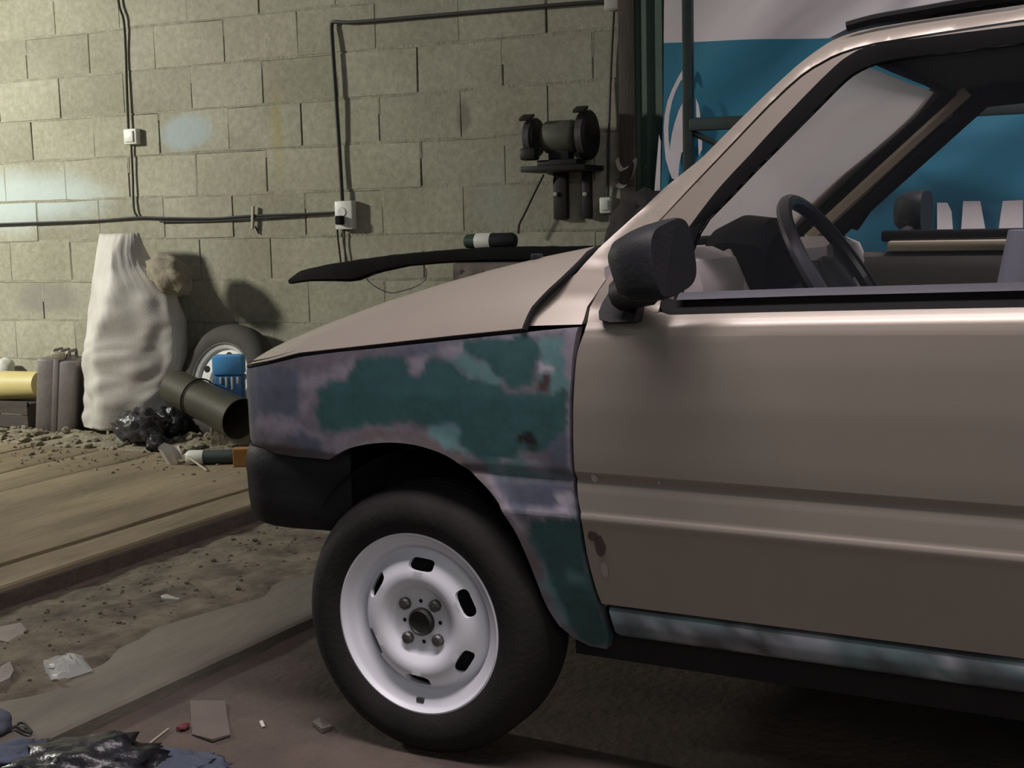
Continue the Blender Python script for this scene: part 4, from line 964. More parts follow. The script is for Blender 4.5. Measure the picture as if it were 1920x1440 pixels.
# ---- bench grinder on its wall bracket
gc = WL(1046, 316, D-0.17)
br = empty('grinder_bracket', (gc.x, D, gc.z)); tag(br, 'black two legged wall bracket under the bench grinder', 'bracket')
M_IRON = mat('black_iron', (0.014, 0.013, 0.013), 0.55, metal=0.3, var=0.3, scale=20)
MB().box((0, -0.12, 0), (0.275, 0.22, 0.022), bev=0.003).build('shelf_plate', M_IRON, br)
for px_, w_ in ((1052, 0.060), (1101, 0.036)):
    x_ = WL(px_, 366, D-0.02).x-gc.x
    MB().box((x_, -0.018, -0.10), (w_, 0.036, 0.20), bev=0.004).build('leg', M_IRON, br)
    b_ = WL(px_-(10 if px_ < 1080 else 4), 364, D-0.04)
    MB().lathe([(0.009, 0), (0.009, 0.010), (0, 0.012)], 8, M=Matrix.Translation((b_.x-gc.x, -0.036, b_.z-gc.z))@Matrix.Rotation(math.pi/2, 4, 'X')).build('bolt', M_GPL, br, smooth=False)
gr_ = empty('bench_grinder', (gc.x, D-0.13, gc.z+0.011)); tag(gr_, 'dark double wheel bench grinder with faded green motor on the wall', 'grinder')
RX = Matrix.Rotation(math.pi/2, 4, 'Y')
MB().box((0.0, 0, 0.012), (0.17, 0.11, 0.024), bev=0.004).box((0, 0, 0.045), (0.09, 0.07, 0.06), bev=0.008).build('foot', M_IRON, gr_)
MB().lathe([(0.0, -0.075), (0.045, -0.075), (0.062, -0.062), (0.066, -0.05), (0.066, 0.05), (0.062, 0.062), (0.045, 0.075), (0, 0.075)], 24, M=Matrix.Translation((0, 0, 0.115))@RX).build('motor', mat('faded_green_enamel', (0.105, 0.115, 0.075), 0.6, c2=(0.06, 0.055, 0.045), scale=14), gr_)
for sx, rr, zz in ((-0.118, 0.078, 0.118), (0.112, 0.098, 0.118)):
    MB().lathe([(0, -0.022), (rr*0.92, -0.022), (rr, -0.014), (rr, 0.014), (rr*0.92, 0.022), (0, 0.022)], 28, M=Matrix.Translation((sx, 0, zz))@RX).build('wheel_guard', M_IRON, gr_)
    MB().lathe([(0, -0.012), (rr*0.8, -0.012), (rr*0.8, 0.012), (0, 0.012)], 24, M=Matrix.Translation((sx, -0.03, zz-0.004))@RX).build('grinding_wheel', M_NUT, gr_)
    MB().box((sx-0.004, -0.06, zz+rr*0.98), (0.050, 0.05, 0.012), rot=Matrix.Rotation(0.4, 3, 'X'), bev=0.002).build('spark_guard', M_IRON, gr_)
    MB().tube([(sx-0.03 if sx < 0 else sx+0.03, 0, zz), (sx*1.42, 0, zz)], 0.010, 8).build('shaft_end', M_IRON, gr_)
MB().box((-0.115, -0.055, 0.05), (0.07, 0.06, 0.05), bev=0.012).build('tool_rest', M_IRON, gr_)
cable('grinder_lead', [(1019, 328), (1004, 358), (984, 400), (974, 420), (972, 438)], 0.0045, 'thin black lead slanting down from the bench grinder', y=D-0.06)
# ================================================================== BENCH BEHIND THE BONNET
YB_ = 4.42
bz = WL(900, 490, YB_).z - 0.005
M_BENCH = mat('dark_bench_wood', (0.06, 0.048, 0.040), 0.85, var=0.35, scale=7, bump=0.3, stretch=(0.4, 3, 3))
x_a = WL(855, 490, YB_).x; x_b = -1.37
wb = empty('workbench', ((x_a+x_b)/2, 4.64, 0)); tag(wb, 'dark wooden workbench against the block wall behind the bonnet', 'workbench'); ox = wb.location
MB().box((0, 0, bz-0.0225), (x_b-x_a, 0.46, 0.045), bev=0.004).build('bench_top', M_BENCH, wb, smooth=False)
for sx in (-1, 1):
    for sy in (-1, 1): MB().box((sx*((x_b-x_a)/2-0.06), sy*0.18, (bz-0.045)/2), (0.06, 0.06, bz-0.045)).build('leg', M_BENCH, wb, smooth=False)
TOP = [(540, 521), (548, 511), (575, 503), (620, 494), (700, 482), (760, 475), (830, 469), (900, 464), (980, 462), (1060, 462), (1110, 461)]
BOT = [(541, 533), (552, 531), (575, 528), (620, 528), (660, 529), (705, 512), (760, 500), (830, 494), (900, 491), (980, 490), (1060, 489), (1110, 488)]
P = []
for i in range(37):
    x = 540+(1110-540)*i/36; q = i/36
    yc = YB_ + 0.10*max(0, 1-q*5)**2 + 0.0
    zt = WL(x, float(np.interp(x, [p[0] for p in TOP], [p[1] for p in TOP]))+1.2*nz(x*0.05), yc); zb_ = WL(x, float(np.interp(x, [p[0] for p in BOT], [p[1] for p in BOT])), yc)
    hh = max(0.012, zt.z-zb_.z); zz0 = max(zb_.z, bz+0.001) if zt.x > x_a else zb_.z
    P.append([(zt.x, yc+0.10, zt.z-0.006), (zt.x, yc+0.03, zt.z), (zt.x, yc+0.008, zt.z-0.006), (zt.x, yc, zt.z-hh*0.4), (zt.x, yc+0.004, zz0+hh*0.15), (zt.x, yc+0.02, zz0), (zt.x, yc+0.032, zz0), (zt.x, yc+0.02, zt.z-hh*0.4), (zt.x, yc+0.04, zt.z-0.014), (zt.x, yc+0.10, zt.z-0.018)])
mb = MB().grid(P, close_u=True); mb.f.append(tuple(range(10))); mb.f.append(tuple(range(360, 370))[::-1])
cx = P[18][0][0]; mb.v = [(x-cx, y-YB_, z-bz) for x, y, z in mb.v]
o = mb.build('car_bumper', mat('matt_black_plastic', (0.007, 0.007, 0.007), 0.85, var=0.3, scale=9, spec=0.12), angle=40); o.location = (cx, YB_, bz); tag(o, 'loose black plastic bumper lying along the front of the workbench', 'bumper')
# hanging film loop and brown rag over the bench front
pts = [WL(x, y, YB_+0.02) for x, y in [(684, 518), (694, 530), (712, 542), (732, 549), (752, 546), (778, 538), (796, 526), (800, 512), (796, 500)]]
pts = [Vector(p) for p in smooth_line([tuple(p) for p in pts], 3)]; base = pts[0].copy()
fo = empty('plastic_film', tuple(base)); tag(fo, 'clear plastic film hanging in a loop under the loose bumper', 'plastic film')
MB().tube([p-base for p in pts], 0.0022, 5).build('film_edge', M_NUT, fo)
tp = [Vector((p.x, p.y, WL(690+110*i/(len(pts)-1), 504, YB_+0.02).z)) for i, p in enumerate(pts)]
MB().grid([[p-base, (p*0.5+q*0.5)-base+Vector((0, 0.012*math.sin(i), 0)), q-base] for i, (p, q) in enumerate(zip(pts, tp))]).build('film', glassy('clear_film', 0.86, dust=(0.5, 0.5, 0.45)), fo)
P = []
for i in range(25):
    px_ = 852+i*8; pt = WL(px_, 492, YB_); pb_ = WL(px_, 545-8*math.sin(i*0.6), YB_)
    P.append([(pt.x, YB_+0.18, bz+0.006), (pt.x, YB_+0.06, bz+0.005)]+[(pt.x, YB_-0.012-0.012*math.sin(i*1.3+k)*k/6, bz-0.002-(bz-pb_.z)*k/6) for k in range(0, 7)])
cx = P[12][0][0]
mb = MB().grid(P); mb.v = [(x-cx, y-YB_, z-bz) for x, y, z in mb.v]
o = mb.build('rag', mat('brown_grey_rag', (0.17, 0.145, 0.125), 0.9, var=0.3, scale=12), angle=70); o.location = (cx, YB_, bz); tag(o, 'brown grey rag draped over the front edge of the workbench', 'rag')
# bottle lying on the bumper
a_ = WL(872, 452, 4.47); b_ = WL(970, 452, 4.47); zc = a_.z*0.5+b_.z*0.5
bt = empty('spray_can', (a_.x, 4.47, zc)); tag(bt, 'can with dark green cap and white band lying on the loose bumper', 'can'); Lc = b_.x-a_.x
MXR = Matrix.Rotation(math.pi/2, 4, 'Y')
MB().lathe([(0, 0.0), (0.018, 0.0), (0.026, 0.008), (0.028, 0.05), (0, 0.05)], 20, M=MXR).build('cap', mat('dark_green_cap', (0.020, 0.045, 0.032), 0.5), bt)
MB().lathe([(0, 0.05), (0.030, 0.05), (0.032, 0.055), (0.032, 0.115), (0, 0.115)], 20, M=MXR).build('band', M_WPL, bt)
MB().lathe([(0, 0.115), (0.031, 0.115), (0.031, Lc-0.02), (0.024, Lc-0.008), (0, Lc-0.004)], 20, M=MXR).build('body', M_PLASTIC, bt)

def lump(name, c, r, mtl, seed, amp=0.25, freq=2.2, sub=4, rot=0.0, flat=None, fold=0.0):
    """crumpled soft body; flat = lowest local z"""
    bm = bmesh.new(); bmesh.ops.create_icosphere(bm, subdivisions=sub, radius=1.0)
    for v in bm.verts:
        d = v.co.normalized(); k = 1+amp*noise.noise(d*freq+Vector((seed, 0, 0)))+amp*0.55*noise.noise(d*freq*2.7+Vector((0, seed, 0)))
        if fold: k += fold*(abs(noise.noise(d*freq*2.0+Vector((seed, seed, 3))))-0.15)
        p = d*k; v.co = Vector((p.x*r[0], p.y*r[1], p.z*r[2]))
        if flat is not None and v.co.z < flat: v.co.z = flat
    me = bpy.data.meshes.new(name); bm.to_mesh(me); bm.free()
    me.polygons.foreach_set('use_smooth', [True]*len(me.polygons)); me.materials.append(mtl)
    o = bpy.data.objects.new(name, me); COL.objects.link(o); o.location = c; o.rotation_euler = (0, 0, rot); return o
M_BAG = mat('black_plastic_film', (0.012, 0.012, 0.014), 0.35, var=0.2, bump=0.6, bscale=25)
c = WL(1185, 420, 4.60)
o = lump('black_bag', (c.x+0.045, 4.60, bz+0.095), (0.145, 0.12, 0.16), mat('dark_brown_sacking', (0.030, 0.025, 0.023), 0.9, var=0.3, bump=0.4), 3.1, 0.22, flat=-0.094); tag(o, 'dark bundle slumped on the right end of the workbench', 'bundle')

# ================================================================== JUNK BY THE WALL
# rubble bank along the foot of the wall
P = []
for i in range(0, 90):
    x = -5.95+i*0.036; row = []
    for j in range(0, 16):
        q = j/15; y = 4.34+q*(D-0.004-4.34); e = min(1, q*2.6)*min(1, (89-i)/8)
        row.append((x, y, 0.066+e*(0.030+0.022*nz(x*3, y*3)+0.016*nz(x*11, y*9)+0.010*nz(x*30, y*30)) - (0.03 if j == 0 else 0)))
    P.append(row)
mb = MB().grid(P)
M_RUB = mat('dusty_rubble', (0.31, 0.275, 0.20), 0.95, scale=16, c2=(0.14, 0.12, 0.088), bump=0.8, bscale=50, detail=8, spec=0.1)
rb = mb.build('rubble_bank', M_RUB, angle=70); rb['kind'] = 'stuff'; tag(rb, 'bank of loose rubble and dust along the foot of the block wall', 'rubble')
def ground_z(x, y):
    q = (y-4.34)/(D-4.344)
    if q < 0: return 0.074
    e = min(1, q*2.6); return 0.066+e*(0.030+0.022*nz(x*3, y*3)+0.016*nz(x*11, y*9)+0.010*nz(x*30, y*30))
def stones(name, n, region, rmin, rmax, mtl, seed, label, cat, zf):
    rnd = random.Random(seed); mb = MB()
    for k in range(n):
        x, y = region(rnd); r = rmin+(rmax-rmin)*rnd.random()**2.5; z = zf(x, y)
        bm = bmesh.new(); bmesh.ops.create_icosphere(bm, subdivisions=1, radius=1.0)
        s3 = Vector((rnd.uniform(0.7, 1.4), rnd.uniform(0.7, 1.2), rnd.uniform(0.45, 0.8)))*r; M = Matrix.Rotation(rnd.uniform(0, 6.3), 3, 'Z')@Matrix.Rotation(rnd.uniform(-0.4, 0.4), 3, 'X')
        vs = [M@Vector((v.co.x*s3.x*rnd.uniform(0.75, 1.2), v.co.y*s3.y*rnd.uniform(0.75, 1.2), v.co.z*s3.z*rnd.uniform(0.75, 1.2)))+Vector((x, y, z+s3.z*0.45)) for v in bm.verts]
        bm.verts.ensure_lookup_table(); mb.add(vs, [[v.index for v in f.verts] for f in bm.faces]); bm.free()
    o = mb.build(name, mtl, smooth=False); o['kind'] = 'stuff'; return tag(o, label, cat)
RS = stones('rubble', 420, lambda r: (r.uniform(-5.7, -2.9), 4.36+0.5*r.random()**1.3), 0.008, 0.034, M_RUB, 5, 'small broken stones scattered over the rubble bank', 'stones', ground_z)
del RS['category']; RS.name = 'rubble_stones'; RS.parent = rb
stones('grit', 260, lambda r: (r.uniform(-5.2, -2.9), 3.9+0.42*r.random()**0.7), 0.004, 0.012, M_RUB, 6, 'grit and crumbs strewn over the ends of the boards', 'grit', lambda x, y: 0.074)
M_CLOD = mat('dark_earth_clods', (0.11, 0.09, 0.068), 0.95, var=0.4, scale=12, spec=0.1)
def dirt_z(x, y):
    xe = edge_x(y)-0.23; x0 = -2.75+SK*(y-2.5); k = min(1, max(0, (x-x0)/(xe-x0))); e = math.sin(math.pi*k)
    return 0.037*min(1, k/0.6)+0.004*(1-k) + (0.010*nz(x*9, y*7)+0.007*nz(x*25, y*21, 3))*min(1, 2.2*e)
stones('dirt_clods', 420, lambda r: (-2.60+0.42*r.random()+0.05*r.gauss(0, 1), r.uniform(1.7, 3.9)), 0.002, 0.009, M_CLOD, 8, 'dark clods of dirt on the trodden floor beside the boards', 'dirt', dirt_z)

# ---- big white sack
rowsS = [(438, 184, 262, .030), (448, 183, 265, .045), (470, 181, 270, .075), (500, 178, 283, .100), (530, 175, 306, .118), (560, 172, 326, .130), (600, 169, 338, .140), (640, 166, 342, .146), (680, 163, 341, .148), (720, 162, 336, .148), (755, 163, 330, .146), (780, 158, 324, .146), (797, 158, 316, .140)]
YS_ = 4.735; P = []; nS = 96
ysp = [r_[0] for r_ in rowsS]; zbase = 0.098
for k in range(0, 73):
    py_ = 438+(797-438)*k/72; xl, xr, th = (float(np.interp(py_, ysp, [r_[q] for r_ in rowsS])) for q in (1, 2, 3))
    a_ = WL(xl, py_, YS_); b_ = WL(xr, py_, YS_); cx = (a_.x+b_.x)/2; hw = (b_.x-a_.x)/2; z = a_.z*0.5+b_.z*0.5; row = []
    q = k/72
    for j in range(nS):
        w = 2*math.pi*j/nS; cw, sw_ = math.cos(w), math.sin(w); e = 0.75
        u = math.copysign(abs(cw)**e, cw); x = cx+(hw-0.010)*u; u0 = float(np.interp(q, [0, .25, .56, .8, 1], [.45, .10, -.36, -.20, 0.0]))
        y = YS_+th*math.copysign(abs(sw_)**e, sw_)
        if sw_ < 0:
            f = ((u+1)/(u0+1))**0.75 if u < u0 else ((1-u)/(1-u0))**0.85
            y = 0.35*y + 0.65*(YS_-1.4*th*min(1, f))
        g = 0.0055*(1-q)*max(0, 1-abs(q-0.12)/0.25)*math.sin(24*w+7*nz(w*2, q*2))*(0.6+nz(w*3, 2.0))                              # gathers at the tied mouth
        g += 0.015*nz(w*2.1, q*8.5+0.9*math.sin(w), 2)*min(1, q*3) + 0.020*(abs(nz(w*1.6+q*3.2, q*11, 7))-0.2)*min(1, max(0, q-0.35)*4) # slack folds lower down
        g *= 0.35+0.65*abs(sw_)
        row.append((x+cw*g, y+sw_*g, max(zbase, z+0.004*nz(w*3, q*5))))
    P.append(row)
mb = MB().grid(P, close_u=True); mb.f.append(tuple(range(nS))); mb.f.append(tuple(range(72*nS, 73*nS))[::-1])
bx_, by_ = P[72][0][0], YS_
mb.v = [(x-bx_, y-by_, z-zbase) for x, y, z in mb.v]
M_SACK = mat('white_woven_sack', (0.62, 0.60, 0.555), 0.6, var=0.0, scale=3.0, c2=(0.44, 0.41, 0.37), bump=0.12, bscale=180)
o = mb.build('sack', M_SACK, angle=80); o.location = (bx_, by_, zbase); tag(o, 'tall stuffed white woven sack standing against the block wall', 'sack')
c = WL(318, 515, 4.70)
o = lump('foam_piece', tuple(c), (0.125, 0.075, 0.082), mat('tan_grey_foam', (0.27, 0.235, 0.175), 0.95, var=0.2, scale=12, bump=0.3), 5.2, 0.17, rot=0.0); o.rotation_euler = (0, 0.5, 0); tag(o, 'torn tan foam piece stuffed beside the top of the white sack', 'foam')

# ---- jerrycan
b0 = G(102, 816, 0.078)
jc = empty('jerrycan', tuple(b0)); jc.rotation_euler = (0, math.radians(6), math.radians(22)); tag(jc, 'grey metal jerrycan standing on edge beside the white sack', 'jerrycan')
M_CAN = mat('dull_grey_can', (0.19, 0.175, 0.165), 0.5, metal=0.3, var=0.2, scale=9, bump=0.1)
for sx in (-1, 1): MB().box((sx*0.048, 0.10, 0.185), (0.092, 0.22, 0.362), bev=0.014).build('can_half', M_CAN, jc)
MB().box((0, 0.10, 0.185), (0.028, 0.226, 0.366), bev=0.004).build('seam', M_CAN, jc)
for sx in (-0.035, 0.0, 0.035): MB().tube([(sx, 0.035, 0.362), (sx, 0.045, 0.402), (sx, 0.145, 0.402), (sx, 0.160, 0.362)], 0.008, 6).build('handle', M_CAN, jc)
MB().box((0, 0.012, 0.382), (0.055, 0.05, 0.04), bev=0.008).build('spout_cap', mat('worn_pale_metal', (0.30, 0.27, 0.2), 0.5, metal=0.4), jc)
# ---- yellow tub on dark crate, white ball, orange scrap at the left edge
c0 = WL(84, 720, 4.72)
yt = empty('yellow_tub', (c0.x, 4.70, c0.z)); tag(yt, 'pale yellow plastic tub on its side at the left edge', 'tub')
MB().lathe([(0.0, 0), (0.055, 0.0), (0.064, 0.006), (0.075, 0.30), (0.081, 0.302), (0.081, 0.312), (0.072, 0.312), (0.062, 0.02), (0, 0.02)], 40, M=Matrix.Rotation(-math.pi/2-0.05, 4, 'Y')).build('shell', mat('pale_yellow_plastic', (0.56, 0.48, 0.20), 0.5, var=0.06), yt)
zb_ = ground_z(c0.x-0.2, 4.70); zt_ = c0.z-0.079
cr = empty('wooden_crate', (c0.x-0.20, 4.70, zb_-0.01)); tag(cr, 'low dark crate under the yellow tub', 'crate')
hh = zt_-zb_+0.006
for k in range(2): MB().box((0, -0.10, 0.012+hh*(0.25+0.5*k)), (0.40, 0.014, hh*0.46)).build('slat', M_BENCH, cr, smooth=False)
MB().box((0, 0.0, hh-0.008), (0.40, 0.20, 0.014)).build('lid', M_BENCH, cr, smooth=False)
for sx in (-1, 1): MB().box((sx*0.19, 0, hh/2), (0.016, 0.19, hh-0.01)).build('end', M_BENCH, cr, smooth=False)
c = WL(3, 690, 4.84); o = lump('white_rag', (c.x, 4.86, c.z), (0.05, 0.05, 0.05), M_WPL, 2.2, 0.2, sub=3); tag(o, 'small white rag bundle behind the yellow tub', 'rag')
c = G(50, 795, 0.10); o = lump('orange_scrap', (c.x, c.y, 0.10), (0.032, 0.02, 0.045), mat('orange_plastic', (0.42, 0.17, 0.02), 0.5), 8.4, 0.4, 3, 3); tag(o, 'crumpled orange scrap beside the jerrycan', 'scrap')

# ---- spare wheel leaning on the wall
cc = WL(430, 716, 4.775)
sp = empty('spare_wheel', tuple(cc)); tl = math.radians(16); tag(sp, 'old tyre on a white rim with round holes leaning on the wall', 'wheel')
# local z = wheel axis, pointing out of the wall and a little upwards
nrm = Vector((-0.10, -math.cos(tl), math.sin(tl))).normalized(); xx = Vector((1, -0.1, 0)).normalized(); yy_ = nrm.cross(xx).normalized(); xx = yy_.cross(nrm)
sp.rotation_euler = Matrix((xx, yy_, nrm)).transposed().to_euler()
prof = [(0.165, 0.060), (0.185, 0.070), (0.215, 0.074), (0.245, 0.062), (0.262, 0.040), (0.268, 0.02), (0.268, -0.02), (0.262, -0.045), (0.24, -0.065), (0.20, -0.07), (0.165, -0.06)]
MB().lathe(prof, 64, closed=True).build('tyre', mat('dusty_old_tyre', (0.055, 0.050, 0.043), 0.85, var=0.3, scale=7), sp)
M_SPR = mat('dirty_white_rim', (0.60, 0.60, 0.57), 0.5, var=0.15, scale=10)
rm = MB().lathe([(0.0, 0.020), (0.06, 0.020), (0.085, 0.040), (0.12, 0.042), (0.145, 0.034), (0.150, 0.050), (0.165, 0.058), (0.172, 0.064), (0.176, 0.058), (0.160, 0.045), (0.152, 0.0), (0.0, 0.0)], 64).build('rim', M_SPR, sp)
for k in range(10):
    w = 2*math.pi*k/10+0.2
    MB().lathe([(0.0155, 0.040), (0.0155, 0.0445), (0.0, 0.0445)], 16, M=Matrix.Translation((0.118*math.cos(w), 0.118*math.sin(w), 0.0))).build('round_hole', M_DARK, rm)
MB().lathe([(0.075, 0.026), (0.066, 0.038), (0.0, 0.040)], 24).build('hub_plate', M_DARK, rm)
# ---- blue canister, olive can, black plastic heap, small rubbish
a_ = WL(402, 664, 4.57); b_ = WL(458, 735, 4.57); zb_ = ground_z(a_.x, 4.57)+0.094
bc = empty('blue_canister', ((a_.x+b_.x)/2, 4.57, zb_), math.radians(24)); tag(bc, 'bright blue plastic canister in front of the leaning wheel', 'canister')
hb = a_.z-zb_
o = MB().box((0, 0, 0.045), (0.17, 0.12, 0.09), bev=0.006).build('block_piece', M_RUB, angle=20); o.location = ((a_.x+b_.x)/2, 4.57, zb_-0.092); o.rotation_euler = (0, 0, 0.4); tag(o, 'broken block piece under the blue canister behind the pail', 'block piece')
MB().box((0, 0, hb*0.36), (0.125, 0.085, hb*0.72), bev=0.012).build('body', mat('deep_blue_plastic', (0.045, 0.16, 0.36), 0.35, var=0.1), bc)
MB().box((0, 0, hb*0.855), (0.132, 0.090, hb*0.28), bev=0.010).build('cap', mat('bright_blue_plastic', (0.10, 0.36, 0.72), 0.35, var=0.08), bc)
for k, (xo, ln) in enumerate(((-0.03, 0.03), (-0.005, 0.045), (0.02, 0.055), (0.045, 0.03))):
    MB().box((xo, -0.0435, hb*0.69-ln/2), (0.010, 0.003, ln), bev=0.001).build('drip', M_WPL, bc)
A = WL(332, 728, 4.50); B = WL(445, 783, 4.36); rr = 0.088
ax = (B-A).normalized(); zc = B.z
oc = empty('metal_pail', tuple((A+B)/2)); tag(oc, 'dark olive metal pail lying with its open end towards the car', 'pail')
oc.rotation_euler = ax.to_track_quat('Z', 'Y').to_euler(); Lh = (B-A).length/2+0.02
MB().lathe([(0, -Lh), (rr*0.86, -Lh), (rr*0.9, -Lh+0.01), (rr, Lh-0.006), (rr*1.03, Lh), (rr*0.98, Lh), (rr*0.96, Lh-0.01), (rr*0.86, -Lh+0.015), (0, -Lh+0.015)], 40).build('shell', mat('dark_olive_metal', (0.055, 0.052, 0.036), 0.45, metal=0.3, var=0.25, scale=8), oc)
MB().tube([(rr*math.cos(w)*1.01, rr*math.sin(w)*1.01, -Lh*0.25) for w in np.linspace(0, 2*math.pi, 33)], 0.004, 5, cap=False).build('bead', M_IRON, oc)
def floor_lump(name, px, py, r, mtl, seed, label, cat, amp=0.35, freq=2.4, z=None, **k):
    p = G(px, py, 0.09); zz = ground_z(p.x, p.y) if z is None else z
    p = G(px, py, zz); o = lump(name, (p.x, p.y, zz+r[2]*0.62), r, mtl, seed, amp, freq, flat=-r[2]*0.62, **k); return tag(o, label, cat)
M_FILM2 = mat('grey_black_film', (0.045, 0.043, 0.045), 0.3, var=0.3, bump=0.5, bscale=30)
floor_lump('plastic_scrap', 264, 826, (0.115, 0.08, 0.085), M_FILM2, 1.3, 'crumpled dark grey plastic film in front of the white sack', 'plastic film', fold=0.3)
floor_lump('plastic_scrap', 322, 818, (0.085, 0.075, 0.085), M_BAG, 4.3, 'shiny black plastic bag heap between sack and olive pail', 'plastic bag', fold=0.3)
floor_lump('plastic_scrap', 296, 844, (0.050, 0.045, 0.045), M_BAG, 6.6, 'small black plastic scrap in front of the rubbish heap', 'plastic film', fold=0.3, sub=3)
floor_lump('rubble_lump', 236, 836, (0.05, 0.04, 0.032), mat('grey_green_lump', (0.15, 0.15, 0.115), 0.9, var=0.3), 9.1, 'grey green clump lying in front of the white sack', 'clump', sub=3)
p = G(344, 785, 0.12); o = MB().box((0, 0, 0.02), (0.03, 0.02, 0.04), bev=0.004).build('plastic_chip', M_WPL); o.location = (p.x, p.y, ground_z(p.x, p.y)+0.06); o.rotation_euler = (0.4, 0.5, 0.3); tag(o, 'small pale plastic chip lodged in the black plastic heap', 'chip')
# torn cup
p = G(330, 868, 0.076); cu = MB(); P = []
for i in range(6):
    P.append([((0.030+0.012*i/5)*math.cos(w), (0.030+0.012*i/5)*math.sin(w), 0.088*i/5*(1-0.35*max(0, math.sin(w*1.5)))) for w in np.linspace(0.3, 5.2, 20)])
o = cu.grid(P).build('plastic_cup', mat('translucent_white_plastic', (0.62, 0.58, 0.54), 0.4, var=0.1), angle=80); o.location = (p.x, p.y, 0.077); o.rotation_euler = (0.25, -0.3, 0.4); tag(o, 'torn white plastic cup on the ends of the boards', 'cup')
# cartridge: white nozzle end and teal body, and orange carton
a_ = G(350, 858, 0.105); b_ = G(440, 856, 0.105); ax = (b_-a_)
ct = empty('bottle', tuple(a_)); ct.rotation_euler = ax.to_track_quat('Z', 'Y').to_euler(); ln = ax.length; tag(ct, 'small bottle with white shoulder and dark teal body lying by the boards', 'bottle')
MB().lathe([(0, 0), (0.024, 0.0), (0.031, 0.012), (0.031, ln*0.36), (0, ln*0.36)], 20).build('shoulder', M_WPL, ct)
MB().lathe([(0, ln*0.36), (0.0295, ln*0.36), (0.0295, ln*0.98), (0.024, ln), (0, ln)], 20).build('body', mat('dark_teal_plastic', (0.040, 0.062, 0.056), 0.6, var=0.2), ct)
p = G(459, 872, 0.078); o = MB().box((0, 0, 0.036), (0.085, 0.06, 0.072), bev=0.003).build('carton', mat('orange_cardboard', (0.33, 0.16, 0.045), 0.8, var=0.15), smooth=False); o.location = (p.x, p.y, 0.078); o.rotation_euler = (0, 0, 0.5); tag(o, 'small orange cardboard box by the front bumper', 'box')
a_ = G(346, 852, 0.12); b_ = G(388, 882, 0.080); o = MB().tube([Vector((0, 0, 0)), b_-a_], 0.004, 6).build('wood_stick', mat('pale_wood', (0.42, 0.38, 0.30))); o.location = a_; tag(o, 'thin pale wooden stick leaning on the torn cup', 'stick')
p = G(473, 818, 0.09); o = lump('white_scrap', (p.x, p.y, ground_z(p.x, p.y)+0.012), (0.02, 0.016, 0.03), M_WPL, 2.9, 0.3, sub=2); tag(o, 'tiny white scrap beside the open end of the pail', 'scrap')

# ================================================================== FOREGROUND LITTER
def flat_piece(name, pix, z, th, mtl, label, cat, warp=0.004):
    pts = [G(x, y, z) for x, y in pix]; c = sum(pts, Vector())/len(pts); n = len(pts)
    lo = [p-c+Vector((0, 0, 0.0)) for p in pts]; up_ = [p-c+Vector((0, 0, th+warp*math.sin(i*2.1))) for i, p in enumerate(pts)]
    o = MB().add(lo+up_, [tuple(range(n))[::-1], tuple(range(n, 2*n))]+[(i, (i+1) % n, n+(i+1) % n, n+i) for i in range(n)]).build(name, mtl, smooth=False); o.location = c; return tag(o, label, cat)
M_CARD = mat('brown_grey_card', (0.125, 0.100, 0.085), 0.85, var=0.12, scale=12)
M_CHIPB = mat('grey_board_offcut', (0.23, 0.20, 0.17), 0.9, var=0.15)
flat_piece('cardboard_piece', [(356, 1316), (422, 1318), (427, 1352), (432, 1380), (398, 1391), (360, 1378)], 0.003, 0.004, M_CARD, 'square brown card lying on the dark floor near the wheel', 'cardboard', 0.002)
flat_piece('board_offcut', [(-14, 1186), (40, 1178), (64, 1206), (24, 1216), (2, 1212)], 0.028, 0.012, M_CHIPB, 'grey board offcut lying in the dirt at the left edge', 'offcut')
flat_piece('brick_piece', [(-14, 1276), (20, 1258), (27, 1272), (20, 1288), (-14, 1306)], 0.026, 0.022, M_CHIPB, 'small broken block with a pale top below the offcut', 'block piece', 0.002)
flat_piece('pale_chip', [(298, 1118), (318, 1112), (341, 1122), (336, 1130), (304, 1130)], 0.030, 0.010, M_GPL, 'pale flat chip lying in the middle of the dirt', 'chip')
flat_piece('paper_bit', [(486, 1354), (492, 1352), (497, 1362), (491, 1364)], 0.003, 0.002, mat('bright_paper', (0.60, 0.52, 0.47), 0.8), 'tiny bright paper bit on the dark floor beside the card', 'paper', 0.001)
flat_piece('stone_flake', [(585, 1359), (600, 1353), (620, 1358), (622, 1368), (604, 1375)], 0.002, 0.007, M_CARD, 'flat stone flake on the floor in front of the tyre', 'stone', 0.004)
p = G(343, 1366, 0.004); o = lump('red_scrap', (p.x, p.y, 0.008), (0.013, 0.016, 0.006), mat('red_plastic', (0.13, 0.022, 0.026), 0.7), 3.3, 0.4, sub=3); tag(o, 'small dark red scrap touching the brown card', 'scrap')
a_ = G(280, 1394, 0.006); b_ = G(316, 1366, 0.006); o = MB().tube([Vector(), b_-a_], 0.0022, 5).build('straw', mat('pale_wood', (0.42, 0.38, 0.30))); o.location = a_; tag(o, 'thin pale straw on the dark floor left of the card', 'straw')
pts = [G(x, y, 0.040) for x, y in [(4, 1366), (18, 1366), (30, 1362), (36, 1356), (46, 1357), (58, 1370), (56, 1374), (42, 1370), (30, 1362)]]
pts = [Vector(p) for p in smooth_line([tuple(p) for p in pts], 4)]; base = pts[0].copy()
o = MB().tube([p-base for p in pts], 0.003, 6).build('wire_loop', M_CABLE); o.location = base; tag(o, 'short looped black wire on the pale board strip', 'wire')
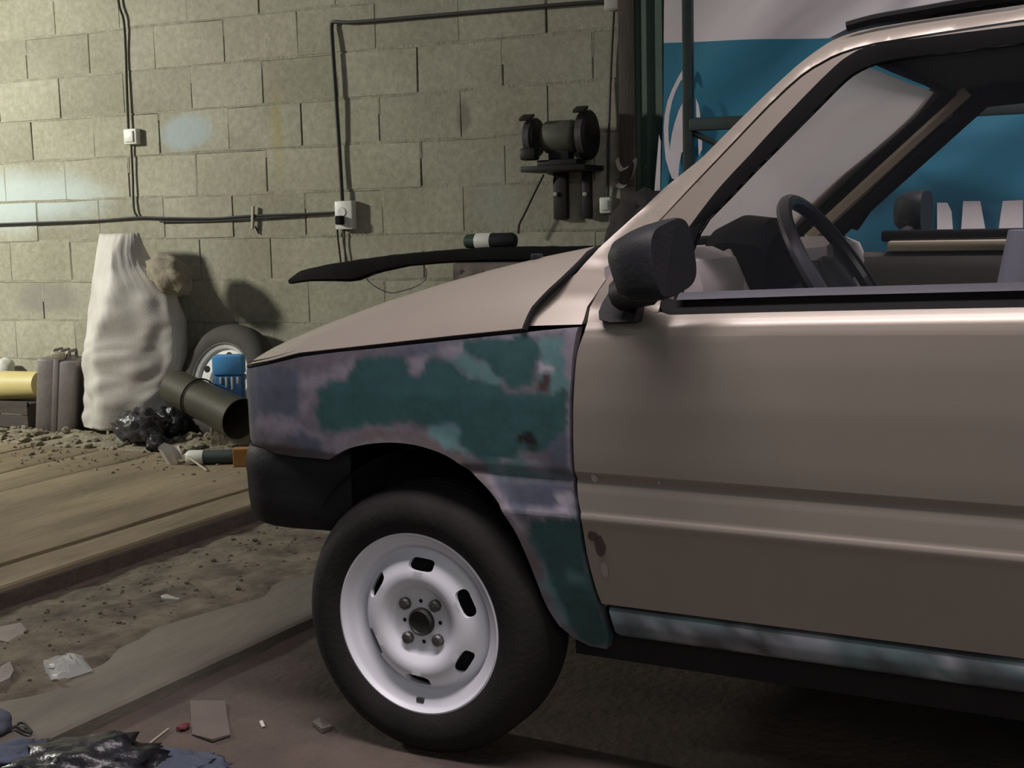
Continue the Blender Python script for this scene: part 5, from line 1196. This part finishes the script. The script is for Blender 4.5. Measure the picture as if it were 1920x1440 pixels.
# clear packet
cr_ = [(80, 1240), (100, 1232), (150, 1228), (160, 1240), (174, 1256), (150, 1266), (112, 1276), (92, 1284), (84, 1264)]
P = []
for i in range(13):
    row = []
    for j in range(9):
        u, v_ = i/12, j/8
        px_ = (1-v_)*(80+76*u) + v_*(92+82*u); py_ = (1-v_)*(1238-9*u-4*math.sin(math.pi*u)) + v_*(1284-26*u)
        q = G(px_, py_, 0.036); q.z += 0.026*math.sin(math.pi*u)**0.6*math.sin(math.pi*v_)**0.6*(0.7+0.6*nz(i*0.7, j*0.8)); row.append(q)
    P.append(row)
c = P[6][4].copy(); c.z = 0.036
mb = MB().grid([[q-c for q in r_] for r_ in P])
o = mb.build('plastic_packet', glassy('crinkled_clear_plastic', 0.22, dust=(0.68, 0.70, 0.68), rough=0.2), angle=25); o.location = c; tag(o, 'crinkled clear plastic packet on the dirt in the foreground', 'packet')
for px_, py_ in ((97, 1248), (126, 1236), (103, 1268)):
    q = G(px_, py_, 0.05); MB().lathe([(0, 0.004), (0.006, 0.003), (0.008, -0.003), (0, -0.004)], 10, M=Matrix.Translation(q-c)).build('pellet', M_WPL, o)
# dark bag and blue cloth at the lower left corner, blue rag at the left edge
p = G(200, 1440, 0.03)
o = lump('black_bag', (p.x-0.02, p.y-0.035, 0.045), (0.145, 0.085, 0.042), M_BAG, 7.7, 0.3, 2.5, 4, 0.7, flat=-0.042, fold=0.25); o.rotation_euler.z = 0.72; tag(o, 'shiny black plastic bag in the lower left foreground', 'plastic bag')
p = G(350, 1446, 0.0)
o = lump('blue_cloth', (p.x-0.02, p.y-0.045, 0.018), (0.12, 0.07, 0.026), mat('dusty_blue_cloth', (0.060, 0.072, 0.105), 0.85, var=0.25, scale=14, bump=0.4), 2.1, 0.3, 2.6, 4, 0.3, flat=-0.018, fold=0.4); tag(o, 'crumpled dusty blue cloth beside the black bag', 'cloth')
p = G(40, 1438, 0.034)
o = lump('black_bag', (p.x-0.03, p.y-0.03, 0.056), (0.10, 0.06, 0.026), mat('dusty_blue_cloth', (0.060, 0.072, 0.105)), 5.7, 0.3, 2.5, 4, 0.6, flat=-0.024, fold=0.5); o.name = 'blue_cloth'; tag(o, 'second dusty blue cloth heap at the very corner left of the bag', 'cloth')
p = G(-6, 1372, 0.034)
o = lump('blue_rag', (p.x, p.y, 0.05), (0.03, 0.03, 0.03), mat('slate_blue_rag', (0.085, 0.095, 0.125), 0.85, var=0.2), 1.9, 0.3, sub=3, flat=-0.016); tag(o, 'slate blue rag peeking in at the left edge beside the wire', 'rag')
for q, (x0_, y0_, x1_, y1_) in enumerate(((95, 1403, 130, 1388), (155, 1384, 180, 1379))):
    a_ = G(x0_, y0_, 0.04); b_ = G(x1_, y1_, 0.04); o = MB().tube([Vector(), b_-a_], 0.003, 5).build('metal_strip', M_GPL); o.location = a_
    tag(o, ['longer thin shiny strip on the board edge above the black bag', 'shorter thin shiny strip on the board edge, nearer the brown card'][q], 'strip')
